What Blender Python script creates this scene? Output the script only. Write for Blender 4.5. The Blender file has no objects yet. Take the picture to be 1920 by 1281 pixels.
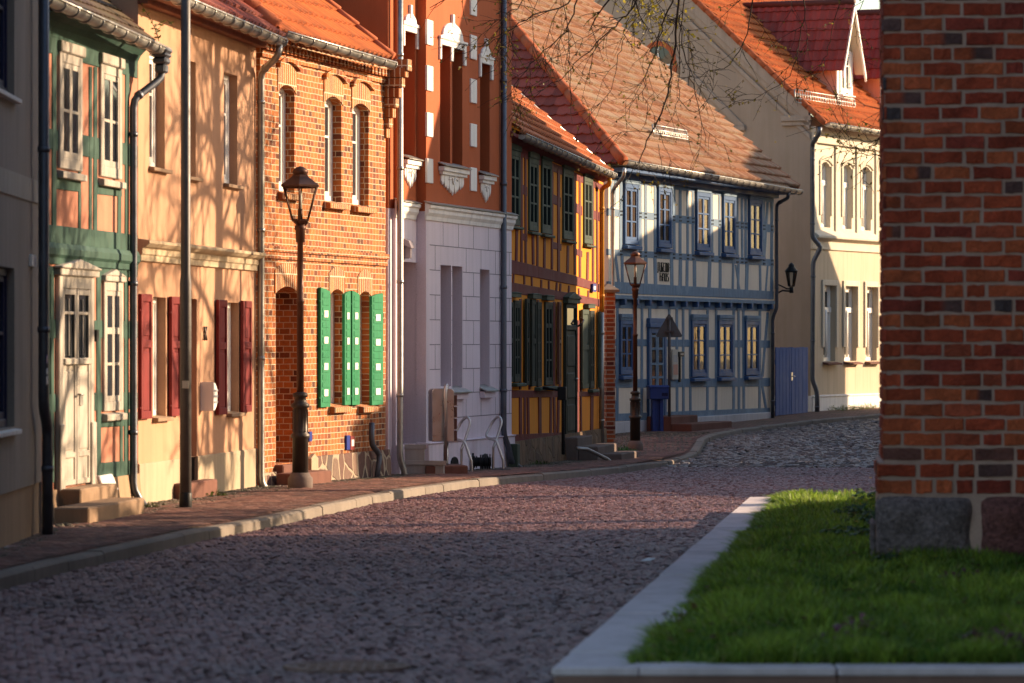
import bpy, math, random
import numpy as np
from mathutils import Vector, Matrix
R = random.Random(7)
rs = np.random.RandomState(11)
sc = bpy.context.scene
COL = sc.collection
F = 7200.0          # focal length in photo pixels (135 mm lens)
CZ = 1.8            # camera height
HY = 640.0

# ---------------------------------------------------------------- terrain
_PY = [0, 30, 38, 48, 54, 62, 68, 74, 76.5, 79, 84, 90, 100, 112, 160]
_PH = [1.72, 1.72, 1.76, 1.82, 1.88, 2.0, 2.08, 2.11, 2.02, 1.9, 1.86, 1.80, 1.72, 1.66, 1.6]
def G(y):            # pavement elevation
    return CZ - float(np.interp(y, _PY, _PH))
def RD(y):           # road elevation
    return G(y) - 0.10
def on_level(px, py, fn):
    lo, hi = 5.0, 150.0
    for _ in range(60):
        m = (lo + hi) / 2
        if HY + (CZ - fn(m)) * F / m > py: lo = m
        else: hi = m
    return Vector(((px - 960) / F * lo, lo, fn(lo)))
def at(px, py, Y):
    return Vector(((px - 960) / F * Y, Y, CZ + (HY - py) / F * Y))

# ---------------------------------------------------------------- tagging
def tag(o, label=None, cat=None, group=None, kind=None):
    if label: o['label'] = label
    if cat: o['category'] = cat
    if group: o['group'] = group
    if kind: o['kind'] = kind
    return o
def empty(name, loc, rz=0.0, label=None, cat=None, group=None):
    o = bpy.data.objects.new(name, None); COL.objects.link(o)
    o.location = loc; o.rotation_euler = (0, 0, rz); o.empty_display_size = .3
    return tag(o, label, cat, group)

# ---------------------------------------------------------------- mesh builder
class MB:
    def __init__(s): s.v = []; s.f = []; s.m = []; s.sm = []
    def add(s, vs, fs, m=0, smooth=False):
        b = len(s.v); s.v += [tuple(p) for p in vs]
        for f in fs: s.f.append(tuple(i + b for i in f)); s.m.append(m); s.sm.append(smooth)
    def box(s, x0, x1, y0, y1, z0, z1, m=0):
        s.add([(x0,y0,z0),(x1,y0,z0),(x1,y1,z0),(x0,y1,z0),(x0,y0,z1),(x1,y0,z1),(x1,y1,z1),(x0,y1,z1)],
              [(0,3,2,1),(4,5,6,7),(0,1,5,4),(1,2,6,5),(2,3,7,6),(3,0,4,7)], m)
    def quad(s, a, b, c, d, m=0): s.add([a,b,c,d], [(0,1,2,3)], m)
    def prism(s, pts, y0, y1, m=0):          # outline in (x,z), counter-clockwise from the front, y0 front
        n = len(pts)
        s.add([(p[0], y0, p[1]) for p in pts] + [(p[0], y1, p[1]) for p in pts],
              [tuple(range(n)), tuple(range(2*n-1, n-1, -1))] + [(i+n, (i+1)%n+n, (i+1)%n, i) for i in range(n)], m)
    def prism_x(s, pts, x0, x1, m=0):        # outline in (y,z) extruded along x
        n = len(pts)
        s.add([(x0, p[0], p[1]) for p in pts] + [(x1, p[0], p[1]) for p in pts],
              [tuple(range(n-1,-1,-1)), tuple(range(n, 2*n))] + [(i, (i+1)%n, (i+1)%n+n, i+n) for i in range(n)], m)
    def tube(s, pts, r, n=8, m=0, cap=True):
        pts = [Vector(p) for p in pts]; k = len(pts)
        rr = r if isinstance(r, (list, tuple)) else [r]*k
        vs = []; ref = None
        for i, p in enumerate(pts):
            t = (pts[min(i+1,k-1)] - pts[max(i-1,0)])
            t = t.normalized() if t.length > 1e-9 else Vector((0,0,1))
            if ref is None:
                ref = t.orthogonal().normalized()
            ref = (ref - t * ref.dot(t)); ref = ref.normalized() if ref.length > 1e-6 else t.orthogonal().normalized()
            b = t.cross(ref)
            for j in range(n):
                a = 2*math.pi*j/n
                vs.append(p + (ref*math.cos(a) + b*math.sin(a))*rr[i])
        fs = [(i*n+j, i*n+(j+1)%n, (i+1)*n+(j+1)%n, (i+1)*n+j) for i in range(k-1) for j in range(n)]
        if cap: fs += [tuple(range(n-1,-1,-1)), tuple(range((k-1)*n, k*n))]
        s.add(vs, fs, m, n > 4)
    def lathe(s, prof, cx=0, cy=0, n=12, m=0, smooth=True, rot=0.0):
        k = len(prof); vs = []
        for r, z in prof:
            for j in range(n):
                a = 2*math.pi*j/n + rot
                vs.append((cx + r*math.cos(a), cy + r*math.sin(a), z))
        fs = [(i*n+j, i*n+(j+1)%n, (i+1)*n+(j+1)%n, (i+1)*n+j) for i in range(k-1) for j in range(n)]
        fs += [tuple(range(n-1,-1,-1)), tuple(range((k-1)*n, k*n))]
        s.add(vs, fs, m, smooth)
    def build(s, name, mats, parent=None, bevel=0.0, loc=None):
        me = bpy.data.meshes.new(name)
        me.from_pydata(s.v, [], s.f)
        if not isinstance(mats, (list, tuple)): mats = [mats]
        for x in mats: me.materials.append(x)
        me.polygons.foreach_set('material_index', s.m)
        me.polygons.foreach_set('use_smooth', s.sm)
        me.update()
        o = bpy.data.objects.new(name, me); COL.objects.link(o)
        if parent: o.parent = parent
        if loc is not None: o.location = loc
        if bevel:
            md = o.modifiers.new('edge', 'BEVEL'); md.width = bevel; md.segments = 1; md.limit_method = 'ANGLE'; md.angle_limit = math.radians(50)
        return o

def mesh_np(name, v, q, mat, parent=None, col=None, uv=None, smooth=False):
    me = bpy.data.meshes.new(name)
    v = np.asarray(v, np.float32); q = np.asarray(q, np.int32)
    me.vertices.add(len(v)); me.vertices.foreach_set('co', v.ravel())
    me.loops.add(q.size); me.loops.foreach_set('vertex_index', q.ravel())
    me.polygons.add(len(q)); me.polygons.foreach_set('loop_start', np.arange(0, q.size, 4, dtype=np.int32))
    me.polygons.foreach_set('use_smooth', np.full(len(q), smooth))
    me.update(calc_edges=True)
    if col is not None:
        a = me.color_attributes.new('tint', 'FLOAT_COLOR', 'POINT')
        a.data.foreach_set('color', np.asarray(col, np.float32).ravel())
    if uv is not None:
        l = me.uv_layers.new(name='uv'); l.data.foreach_set('uv', np.asarray(uv, np.float32)[q.ravel()].ravel())
    me.materials.append(mat); me.validate()
    o = bpy.data.objects.new(name, me); COL.objects.link(o)
    if parent: o.parent = parent
    return o

# ---------------------------------------------------------------- materials
class NT:
    def __init__(s, name):
        s.m = bpy.data.materials.new(name); s.m.use_nodes = True
        s.t = s.m.node_tree; s.t.nodes.clear()
        s.out = s.n('ShaderNodeOutputMaterial'); s.b = s.n('ShaderNodeBsdfPrincipled')
        s.t.links.new(s.b.outputs[0], s.out.inputs[0])
    def n(s, typ, **kw):
        x = s.t.nodes.new(typ)
        for k, v in kw.items(): setattr(x, k, v)
        return x
    def l(s, a, b): s.t.links.new(a, b)
    def coord(s, kind='Object'):
        return s.n('ShaderNodeTexCoord').outputs[kind]
    def noise(s, vec, scale, detail=4, rough=.6):
        x = s.n('ShaderNodeTexNoise'); x.inputs['Scale'].default_value = scale
        x.inputs['Detail'].default_value = detail; x.inputs['Roughness'].default_value = rough
        if vec is not None: s.l(vec, x.inputs['Vector'])
        return x
    def ramp(s, fac, stops):
        x = s.n('ShaderNodeValToRGB'); e = x.color_ramp.elements
        while len(e) < len(stops): e.new(.5)
        for i, (p, c) in enumerate(stops):
            e[i].position = p; e[i].color = (c[0], c[1], c[2], 1) if not isinstance(c, (int, float)) else (c, c, c, 1)
        s.l(fac, x.inputs[0]); return x.outputs[0]
    def mix(s, fac, a, b, mode='MIX'):
        x = s.n('ShaderNodeMix', data_type='RGBA', blend_type=mode)
        for sock, val in ((x.inputs[0], fac), (x.inputs[6], a), (x.inputs[7], b)):
            if isinstance(val, (int, float)): sock.default_value = val
            elif isinstance(val, (tuple, list)): sock.default_value = (val[0], val[1], val[2], 1)
            else: s.l(val, sock)
        return x.outputs[2]
    def math(s, op, a, b=None):
        x = s.n('ShaderNodeMath', operation=op)
        for i, val in enumerate((a, b)):
            if val is None: continue
            if isinstance(val, (int, float)): x.inputs[i].default_value = val
            else: s.l(val, x.inputs[i])
        return x.outputs[0]
    def mapv(s, vec, scale):
        x = s.n('ShaderNodeMapping'); x.inputs['Scale'].default_value = scale; s.l(vec, x.inputs[0]); return x.outputs[0]
    def bump(s, h, strength, dist=.01):
        x = s.n('ShaderNodeBump'); x.inputs['Strength'].default_value = strength; x.inputs['Distance'].default_value = dist
        s.l(h, x.inputs['Height']); s.l(x.outputs[0], s.b.inputs['Normal']); return x
    def fin(s, col=None, rough=.8, metal=0.0, spec=.4):
        if col is not None:
            if isinstance(col, (tuple, list)): s.b.inputs['Base Color'].default_value = (col[0], col[1], col[2], 1)
            else: s.l(col, s.b.inputs['Base Color'])
        if isinstance(rough, (int, float)): s.b.inputs['Roughness'].default_value = rough
        else: s.l(rough, s.b.inputs['Roughness'])
        s.b.inputs['Metallic'].default_value = metal
        s.b.inputs['Specular IOR Level'].default_value = spec
        return s.m
def sh(c, k): return tuple(min(1, x*k) for x in c)

def plaster(name, c, var=.22, fine=60, bump=.35, dist=.006, dirt=None, rough=.9):
    t = NT(name); v = t.coord()
    big = t.noise(t.mapv(v, (1, 1, .45)), 1.1, 6, .65); fi = t.noise(v, fine, 3, .6); st = t.noise(t.mapv(v, (7, 7, .35)), 1.0, 3)
    col = t.ramp(big.outputs['Fac'], [(.3, sh(c, 1-var)), (.55, c), (.8, sh(c, 1+var*.5))])
    col = t.mix(t.ramp(st.outputs['Fac'], [(.46, 0), (.74, .5)]), col, dirt or sh(c, .62))
    col = t.mix(.18, col, t.ramp(fi.outputs['Fac'], [(.3, .25), (.7, 1.0)]), 'MULTIPLY')
    h = t.math('ADD', t.math('MULTIPLY', fi.outputs['Fac'], .6), big.outputs['Fac'])
    t.bump(h, bump, dist)
    return t.fin(col, rough, 0, .25)
def paint(name, c, rough=.5, var=.15, grain=True, bump=.2, worn=None):
    t = NT(name); v = t.coord()
    n = t.noise(t.mapv(v, (9, 9, 1.2) if grain else (4, 4, 4)), 2.2, 5, .65)
    b = t.noise(v, 1.7, 4)
    col = t.ramp(n.outputs['Fac'], [(.25, sh(c, 1-var*1.4)), (.6, c), (.85, sh(c, 1+var))])
    if worn: col = t.mix(t.ramp(b.outputs['Fac'], [(.55, 0), (.72, .8)]), col, worn)
    t.bump(n.outputs['Fac'], bump, .004)
    return t.fin(col, t.ramp(b.outputs['Fac'], [(.3, rough-.05), (.7, min(1, rough+.15))]), 0, .22)
def metal(name, c, rough=.4, m=1.0, var=.25):
    t = NT(name); v = t.coord(); n = t.noise(v, 5, 6, .7); n2 = t.noise(v, 40, 3)
    col = t.ramp(n.outputs['Fac'], [(.3, sh(c, 1-var)), (.7, sh(c, 1+var))])
    t.bump(n2.outputs['Fac'], .08, .003)
    return t.fin(col, t.ramp(n.outputs['Fac'], [(.3, max(.05, rough-.12)), (.75, rough+.18)]), m)
def bricks(name, c1, c2, dark, mortar, bw=.25, bh=.077, mw=.011, bump=.9, moss=None):
    t = NT(name); v = t.coord()
    sp = t.n('ShaderNodeSeparateXYZ'); t.l(v, sp.inputs[0]); cb = t.n('ShaderNodeCombineXYZ')
    wob = t.noise(v, 3, 3)
    t.l(t.math('ADD', sp.outputs[0], sp.outputs[1]), cb.inputs[0])
    t.l(t.math('ADD', sp.outputs[2], t.math('MULTIPLY', wob.outputs['Fac'], .018)), cb.inputs[1])
    b = t.n('ShaderNodeTexBrick'); t.l(cb.outputs[0], b.inputs['Vector'])
    b.inputs['Scale'].default_value = 1; b.inputs['Brick Width'].default_value = bw; b.inputs['Row Height'].default_value = bh
    b.inputs['Mortar Size'].default_value = mw; b.inputs['Mortar Smooth'].default_value = .25; b.inputs['Bias'].default_value = 0
    b.inputs['Color1'].default_value = (0, 0, 0, 1); b.inputs['Color2'].default_value = (1, 1, 1, 1); b.inputs['Mortar'].default_value = (.5, .5, .5, 1)
    b.offset_frequency = 2; b.squash = .62 if bw > .15 else .93; b.squash_frequency = 2
    bc = t.ramp(b.outputs['Color'], [(.0, dark), (.18, c2), (.55, c1), (.9, sh(c1, 1.25))])
    n = t.noise(v, 28, 4, .7)
    bc = t.mix(.45, bc, t.ramp(n.outputs['Fac'], [(.3, .45), (.7, 1.15)]), 'MULTIPLY')
    big = t.noise(v, .9, 4)
    bc = t.mix(t.ramp(big.outputs['Fac'], [(.45, 0), (.8, .4)]), bc, dark)
    mn = t.mix(.4, mortar, t.ramp(n.outputs['Fac'], [(.3, .5), (.7, 1.0)]), 'MULTIPLY')
    col = t.mix(b.outputs['Fac'], bc, mn)
    h = t.math('SUBTRACT', t.math('MULTIPLY', n.outputs['Fac'], .35), b.outputs['Fac'])
    t.bump(h, bump, .01)
    return t.fin(col, .85, 0, .3)
def tile_mat(name, c, var=.3, lichen=None, amt=.3):
    t = NT(name); uv = t.coord('UV')
    fl = t.n('ShaderNodeVectorMath', operation='FLOOR'); t.l(uv, fl.inputs[0])
    w = t.n('ShaderNodeTexWhiteNoise', noise_dimensions='2D'); t.l(fl.outputs[0], w.inputs['Vector'])
    v = t.coord(); n = t.noise(v, .8, 5, .65); n2 = t.noise(v, 22, 4)
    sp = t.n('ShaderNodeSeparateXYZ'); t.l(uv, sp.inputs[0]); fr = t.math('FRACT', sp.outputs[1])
    col = t.ramp(w.outputs['Value'], [(0, sh(c, 1-var)), (.5, c), (1, sh(c, 1+var*.6))])
    if lichen:
        f = t.math('ADD', t.math('MULTIPLY', w.outputs['Value'], .35), t.math('MULTIPLY', n.outputs['Fac'], .8))
        col = t.mix(t.ramp(f, [(.42, 0), (.8, amt)]), col, lichen)
    col = t.mix(.3, col, t.ramp(n2.outputs['Fac'], [(.3, .4), (.65, 1.0)]), 'MULTIPLY')
    col = t.mix(t.ramp(fr, [(.0, .8), (.42, 0)]), col, (.035,.018,.014))  # shadow gap under each tile row, painted as a dark lower edge
    t.bump(n2.outputs['Fac'], .2, .004)
    return t.fin(col, .7, 0, .35)
def tint_mat(name, rough=.8, scale=30, amt=.5, bump=.5, dist=.008, translucent=0.0, spec=.35, stain=0):
    t = NT(name); v = t.coord(); a = t.n('ShaderNodeAttribute'); a.attribute_name = 'tint'
    n = t.noise(v, scale, 4, .7)
    col = t.mix(amt, a.outputs['Color'], t.ramp(n.outputs['Fac'], [(.3, .4), (.7, 1.15)]), 'MULTIPLY')
    if stain:
        sn = t.noise(v, stain, 5, .65); col = t.mix(.75, col, t.ramp(sn.outputs['Fac'], [(.32, .45), (.5, .9), (.7, 1.15)]), 'MULTIPLY')
    if bump: t.bump(n.outputs['Fac'], bump, dist)
    m = t.fin(col, rough, 0, spec)
    if translucent:
        tr = t.n('ShaderNodeBsdfTranslucent'); t.l(col, tr.inputs[0]); mx = t.n('ShaderNodeMixShader')
        mx.inputs[0].default_value = translucent; t.l(t.b.outputs[0], mx.inputs[1]); t.l(tr.outputs[0], mx.inputs[2]); t.l(mx.outputs[0], t.out.inputs[0])
    return m
def dark_glass(name, c=(.02,.024,.03), rough=.04):
    t = NT(name); v = t.coord(); n = t.noise(v, 2.2, 2)
    t.bump(n.outputs['Fac'], .05, .02)
    return t.fin(c, rough, 0, .6)
def clear_glass(name):
    t = NT(name); v = t.coord(); n = t.noise(v, 2.5, 2)
    tr = t.n('ShaderNodeBsdfTransparent'); gl = t.n('ShaderNodeBsdfGlossy'); gl.inputs['Roughness'].default_value = .03
    tr.inputs[0].default_value = (.82, .85, .85, 1)
    bp = t.n('ShaderNodeBump'); bp.inputs['Strength'].default_value = .05; bp.inputs['Distance'].default_value = .02
    t.l(n.outputs['Fac'], bp.inputs['Height']); t.l(bp.outputs[0], gl.inputs['Normal'])
    fr = t.n('ShaderNodeFresnel'); fr.inputs[0].default_value = 1.32; mx = t.n('ShaderNodeMixShader')
    t.l(fr.outputs[0], mx.inputs[0]); t.l(tr.outputs[0], mx.inputs[1]); t.l(gl.outputs[0], mx.inputs[2]); t.l(mx.outputs[0], t.out.inputs[0])
    return t.m
def stones(name, cols, mortar, scale=3.2, mw=.09):
    t = NT(name); v = t.coord()
    sp = t.n('ShaderNodeSeparateXYZ'); t.l(v, sp.inputs[0]); cb = t.n('ShaderNodeCombineXYZ')
    t.l(t.math('ADD', sp.outputs[0], sp.outputs[1]), cb.inputs[0]); t.l(sp.outputs[2], cb.inputs[1])
    wn = t.noise(cb.outputs[0], 3, 2); wv = t.n('ShaderNodeVectorMath', operation='MULTIPLY_ADD')
    wv.inputs[1].default_value = (.12, .12, 0); t.l(wn.outputs['Color'], wv.inputs[0]); t.l(cb.outputs[0], wv.inputs[2])
    e = t.n('ShaderNodeTexVoronoi', feature='DISTANCE_TO_EDGE'); e.inputs['Scale'].default_value = scale; t.l(wv.outputs[0], e.inputs['Vector'])
    c = t.n('ShaderNodeTexVoronoi'); c.inputs['Scale'].default_value = scale; t.l(wv.outputs[0], c.inputs['Vector'])
    w = t.n('ShaderNodeSeparateColor'); t.l(c.outputs['Color'], w.inputs[0])
    col = t.ramp(w.outputs[0], [(i/(len(cols)-1), x) for i, x in enumerate(cols)])
    n = t.noise(v, 20, 4, .7); col = t.mix(.5, col, t.ramp(n.outputs['Fac'], [(.3, .45), (.7, 1.15)]), 'MULTIPLY')
    edge = t.ramp(e.outputs['Distance'], [(mw*.6, 1), (mw, 0)])
    col = t.mix(edge, col, mortar)
    t.bump(t.math('SUBTRACT', t.math('MULTIPLY', n.outputs['Fac'], .3), edge), .9, .03)
    return t.fin(col, .85, 0, .3)
def pavers(name, c1, c2, mortar, bw, bh, moss=(.06,.07,.025), rot=.12):
    t = NT(name); v = t.coord(); mp = t.n('ShaderNodeMapping'); mp.inputs['Rotation'].default_value = (0, 0, rot); t.l(v, mp.inputs[0])
    b = t.n('ShaderNodeTexBrick'); t.l(mp.outputs[0], b.inputs['Vector']); b.inputs['Scale'].default_value = 1
    b.inputs['Brick Width'].default_value = bw; b.inputs['Row Height'].default_value = bh; b.inputs['Mortar Size'].default_value = .009; b.inputs['Mortar Smooth'].default_value = .3
    b.inputs['Color1'].default_value = (*c1, 1); b.inputs['Color2'].default_value = (*c2, 1); b.inputs['Mortar'].default_value = (*mortar, 1)
    n = t.noise(v, 1.2, 5, .7); n2 = t.noise(v, 25, 3)
    col = t.mix(t.ramp(n.outputs['Fac'], [(.5, 0), (.72, .75)]), b.outputs['Color'], moss)
    col = t.mix(.4, col, t.ramp(n2.outputs['Fac'], [(.3, .45), (.7, 1.1)]), 'MULTIPLY')
    t.bump(t.math('SUBTRACT', t.math('MULTIPLY', n2.outputs['Fac'], .4), b.outputs['Fac']), 1.0, .025)
    return t.fin(col, .85, 0, .3)

M = {}
M['grey_render'] = plaster('grey_render', (.31,.265,.235))
M['grey_band'] = plaster('grey_band', (.40,.36,.32))
M['tan_plinth'] = plaster('tan_plinth', (.36,.24,.15))
M['salmon'] = plaster('salmon', (.50,.215,.14), .3, dirt=(.32,.13,.08))
M['peach'] = plaster('peach', (.50,.285,.175), .2, dirt=(.38,.2,.115))
M['peach_trim'] = plaster('peach_trim', (.50,.39,.26), .2)
M['pale_plinth'] = plaster('pale_plinth', (.43,.34,.235), .18)
M['orange'] = plaster('orange', (.43,.11,.04), .16, 90, .6, dirt=(.36,.09,.03))
M['lilac'] = plaster('lilac', (.76,.66,.73), .08, dirt=(.56,.49,.53))
M['lilac_dark'] = plaster('lilac_dark', (.24,.21,.24), .14)
M['white'] = plaster('white', (.82,.79,.76), .08, bump=.15)
M['yellow'] = plaster('yellow', (.82,.30,.028), .16, dirt=(.62,.26,.025))
M['cream'] = plaster('cream', (.80,.69,.55), .10, dirt=(.6,.52,.4))
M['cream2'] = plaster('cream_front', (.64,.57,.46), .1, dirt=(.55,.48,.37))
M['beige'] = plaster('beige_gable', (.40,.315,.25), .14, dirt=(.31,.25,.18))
M['sand'] = plaster('sand_render', (.56,.46,.34), .12, 80, .6)
M['beige_trim'] = plaster('beige_trim', (.42,.34,.28), .14)
M['plinth_grey'] = plaster('plinth_grey', (.55,.53,.54), .16)
M['pink'] = plaster('pink_cheek', (.6,.33,.24), .12)
M['green_beam'] = paint('green_beam', (.032,.085,.066), .65, .3, worn=(.07,.115,.092))
M['red_beam'] = paint('red_beam', (.15,.026,.026), .65, .3)
M['blue_beam'] = paint('blue_beam', (.135,.21,.30), .65, .25, worn=(.24,.32,.40))
M['blue_win'] = paint('blue_window', (.04,.10,.23), .5, .15)
M['oldwhite'] = paint('old_white_paint', (.42,.38,.33), .6, .25, worn=(.30,.26,.22))
M['red_shutter'] = paint('red_shutter', (.19,.016,.016), .5, .3)
M['green_shutter'] = paint('green_shutter', (.012,.20,.085), .5, .25)
M['dkgreen'] = paint('dark_green', (.045,.065,.048), .6, .2)
M['blackgreen'] = paint('black_green', (.022,.03,.024), .65, .2)
M['navy'] = paint('navy', (.012,.016,.06), .5, .15)
M['gate_blue'] = paint('gate_blue', (.04,.085,.26), .75, .2)
M['box_blue'] = paint('box_blue', (.03,.06,.22), .35, .15, False)
M['winwhite'] = paint('window_white', (.8,.78,.74), .35, .06, bump=.05)
M['greysill'] = paint('grey_sill', (.3,.32,.36), .4, .1)
M['brown'] = paint('brown_soffit', (.22,.07,.035), .6, .25)
M['doorbrown'] = paint('door_brown', (.13,.055,.04), .5, .2)
M['zinc'] = metal('zinc', (.36,.35,.33), .42, .85)
M['darkzinc'] = metal('dark_zinc', (.10,.11,.135), .45, .7)
M['steel'] = metal('stainless', (.5,.47,.46), .34, 1.0, .06)
M['iron'] = metal('cast_iron', (.055,.045,.04), .5, .6)
M['rustlamp'] = metal('lamp_brown', (.10,.045,.03), .5, .5)
M['postgrey'] = metal('post_grey', (.085,.08,.08), .5, .4)
M['yellowpipe'] = paint('yellow_pipe', (.62,.30,.04), .4, .15, False)
M['signback'] = metal('sign_back', (.10,.11,.12), .55, .4)
M['glass'] = dark_glass('dark_glass')
M['dull_glass'] = dark_glass('dull_glass', (.012,.015,.015), .12); M['dull_glass'].node_tree.nodes['Principled BSDF'].inputs['Specular IOR Level'].default_value = 0.0
M['slabbase'] = plaster('border_base', (.24,.15,.125), .3, 60, .5)
M['clear'] = clear_glass('clear_glass')
M['lampglass'] = clear_glass('lamp_glass')
M['curtain'] = plaster('curtain', (.22,.15,.11), .4, bump=.1)
M['bulb'] = paint('lamp_tube', (.8,.78,.7), .3, .05, False)
M['brick4'] = bricks('orange_brick', (.40,.12,.026), (.25,.062,.018), (.10,.032,.016), (.62,.50,.34), .145, .077, .0062)
M['arch4'] = bricks('arch_brick', (.38,.13,.034), (.28,.08,.025), (.2,.07,.03), (.7,.58,.4), .085, .27, .010)
M['pierbrick'] = bricks('pier_brick', (.33,.09,.035), (.25,.06,.03), (.09,.03,.03), (.45,.35,.28), .25, .08, .012)
M['churchbrick'] = bricks('church_brick', (.36,.09,.04), (.28,.06,.03), (.08,.03,.03), (.45,.37,.32), .3, .115, .016)
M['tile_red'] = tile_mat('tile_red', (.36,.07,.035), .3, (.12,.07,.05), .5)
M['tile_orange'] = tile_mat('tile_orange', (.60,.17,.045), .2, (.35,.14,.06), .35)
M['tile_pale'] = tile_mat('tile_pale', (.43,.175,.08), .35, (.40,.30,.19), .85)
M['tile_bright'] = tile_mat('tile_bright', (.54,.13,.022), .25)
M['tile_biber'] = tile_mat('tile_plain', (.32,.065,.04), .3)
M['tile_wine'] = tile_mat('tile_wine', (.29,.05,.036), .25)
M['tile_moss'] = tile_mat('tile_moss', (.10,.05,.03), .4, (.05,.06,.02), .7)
M['ridge'] = plaster('ridge_tile', (.45,.12,.05), .25)
M['fieldstone'] = stones('fieldstone', [(.07,.045,.04),(.17,.10,.075),(.12,.06,.05),(.22,.14,.10),(.09,.07,.065)], (.36,.28,.20), 3.3, .08)
M['darkstone'] = stones('plinth_stone', [(.12,.07,.04),(.22,.13,.07),(.10,.06,.04),(.25,.15,.09)], (.13,.085,.05), 3.0)
M['stepstone'] = plaster('step_stone', (.30,.2,.13), .3, 80)
M['stepdark'] = plaster('step_dark', (.17,.13,.115), .3, 60)
M['stepgrey'] = plaster('step_grey', (.42,.38,.35), .3, 80)
M['stepred'] = plaster('step_red', (.17,.075,.055), .3, 80)
M['pave'] = pavers('pavement_brick', (.27,.13,.10), (.11,.06,.05), (.035,.03,.025), .21, .105)
M['kerbstone'] = plaster('kerb_stone', (.235,.20,.17), .3, 70, .5)
M['slab'] = plaster('granite_slab', (.62,.57,.61), .22, 60, .4, dirt=(.36,.32,.33))
M['mortarbase'] = plaster('joint_sand', (.10,.062,.055), .3)
M['soil'] = plaster('soil', (.035,.04,.015), .4, 20)
M['ground'] = plaster('earth', (.12,.1,.08), .3)
M['mortar'] = plaster('lime_mortar', (.50,.34,.28), .3, 50, .6)
def granite(name, c):
    t = NT(name); v = t.coord(); a = t.noise(v, 5, 6, .7); b = t.noise(v, 26, 5, .75); k = t.n('ShaderNodeTexVoronoi'); k.inputs['Scale'].default_value = 34; t.l(v, k.inputs['Vector'])
    col = t.ramp(b.outputs['Fac'], [(.3, sh(c,.35)), (.5, c), (.7, sh(c,1.6))])
    col = t.mix(.6, col, t.ramp(a.outputs['Fac'], [(.35, .45), (.6, 1.1)]), 'MULTIPLY')
    t.bump(t.math('ADD', b.outputs['Fac'], t.math('MULTIPLY', a.outputs['Fac'], 1.5)), 1.0, .05)
    return t.fin(col, .85, 0, .3)
M['boulder_grey'] = granite('granite_grey', (.27,.215,.215))
M['boulder_red'] = granite('granite_red', (.27,.11,.10))
M['bark'] = plaster('bark', (.03,.022,.017), .3, 30, .8, .02)
M['setts'] = tint_mat('setts', .5, 40, .35, .4, .005, spec=.45, stain=.55)
M['paving'] = tint_mat('paving', .8, 30, .45, .5, .006, stain=1.1)
M['oldbrick'] = tint_mat('old_brick', .85, 26, .6, 1.0, .02, stain=2.3)
M['blade'] = tint_mat('grass_blade', .5, 8, .2, 0, translucent=.45)
M['bud'] = tint_mat('bud_leaf', .5, 8, .1, 0, translucent=.5)
M['poster'] = plaster('poster_paper', (.6,.55,.45), .25)
M['blacksign'] = paint('black_paint', (.012,.013,.016), .45, .1, False)
M['signblue'] = paint('sign_blue', (.03,.05,.25), .3, .05, False)
M['manhole'] = metal('manhole_iron', (.12,.07,.05), .6, .5)
M['paper'] = paint('paper', (.7,.72,.75), .6, .1, False)
# ---------------------------------------------------------------- facades
class Fac:
    """a house front: a vertical plane over the ground line from pixel pl at depth yl to pixel pr at depth yr"""
    def __init__(s, pl, yl, pr, yr, name, label, cat, gz=None):
        a = Vector(((pl-960)/F*yl, yl)); b = Vector(((pr-960)/F*yr, yr))
        s.o = a; s.d = (b-a).normalized(); s.L = (b-a).length; s.n = Vector((-s.d.y, s.d.x))
        s.g = G(yl) if gz is None else gz
        s.root = empty(name, (a.x, a.y, s.g), math.atan2(s.d.y, s.d.x), label, cat)
    def U(s, px, off=0.0):
        k = (px-960)/F; p = s.o + s.n*off
        return (k*p.y - p.x) / (s.d.x - k*s.d.y)
    def P(s, px, py, off=0.0):
        u = s.U(px, off); Y = s.o.y + s.n.y*off + s.d.y*u
        return u, CZ + (HY-py)/F*Y - s.g
    def Z(s, px, py, off=0.0): return s.P(px, py, off)[1]
    def rect(s, x0, y0, x1, y1, off=0.0):
        c = (x0+x1)/2
        return s.U(x0, off), s.U(x1, off), s.Z(c, y1, off), s.Z(c, y0, off)     # u0,u1,z0,z1
    def ground(s, u): return G(s.o.y + s.d.y*u) - s.g
    def world(s, u, y, z):
        p = s.o + s.d*u + s.n*y
        return Vector((p.x, p.y, s.g+z))
    def q4(s, mb, pts, off, th=.03, m=0):           # four photo points (tl, bl, br, tr) as a raised plate
        off *= .45 if off < 0 else 1
        P = [s.P(x, y, off) for x, y in pts]
        mb.prism(P, off, off+th, m)

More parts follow.
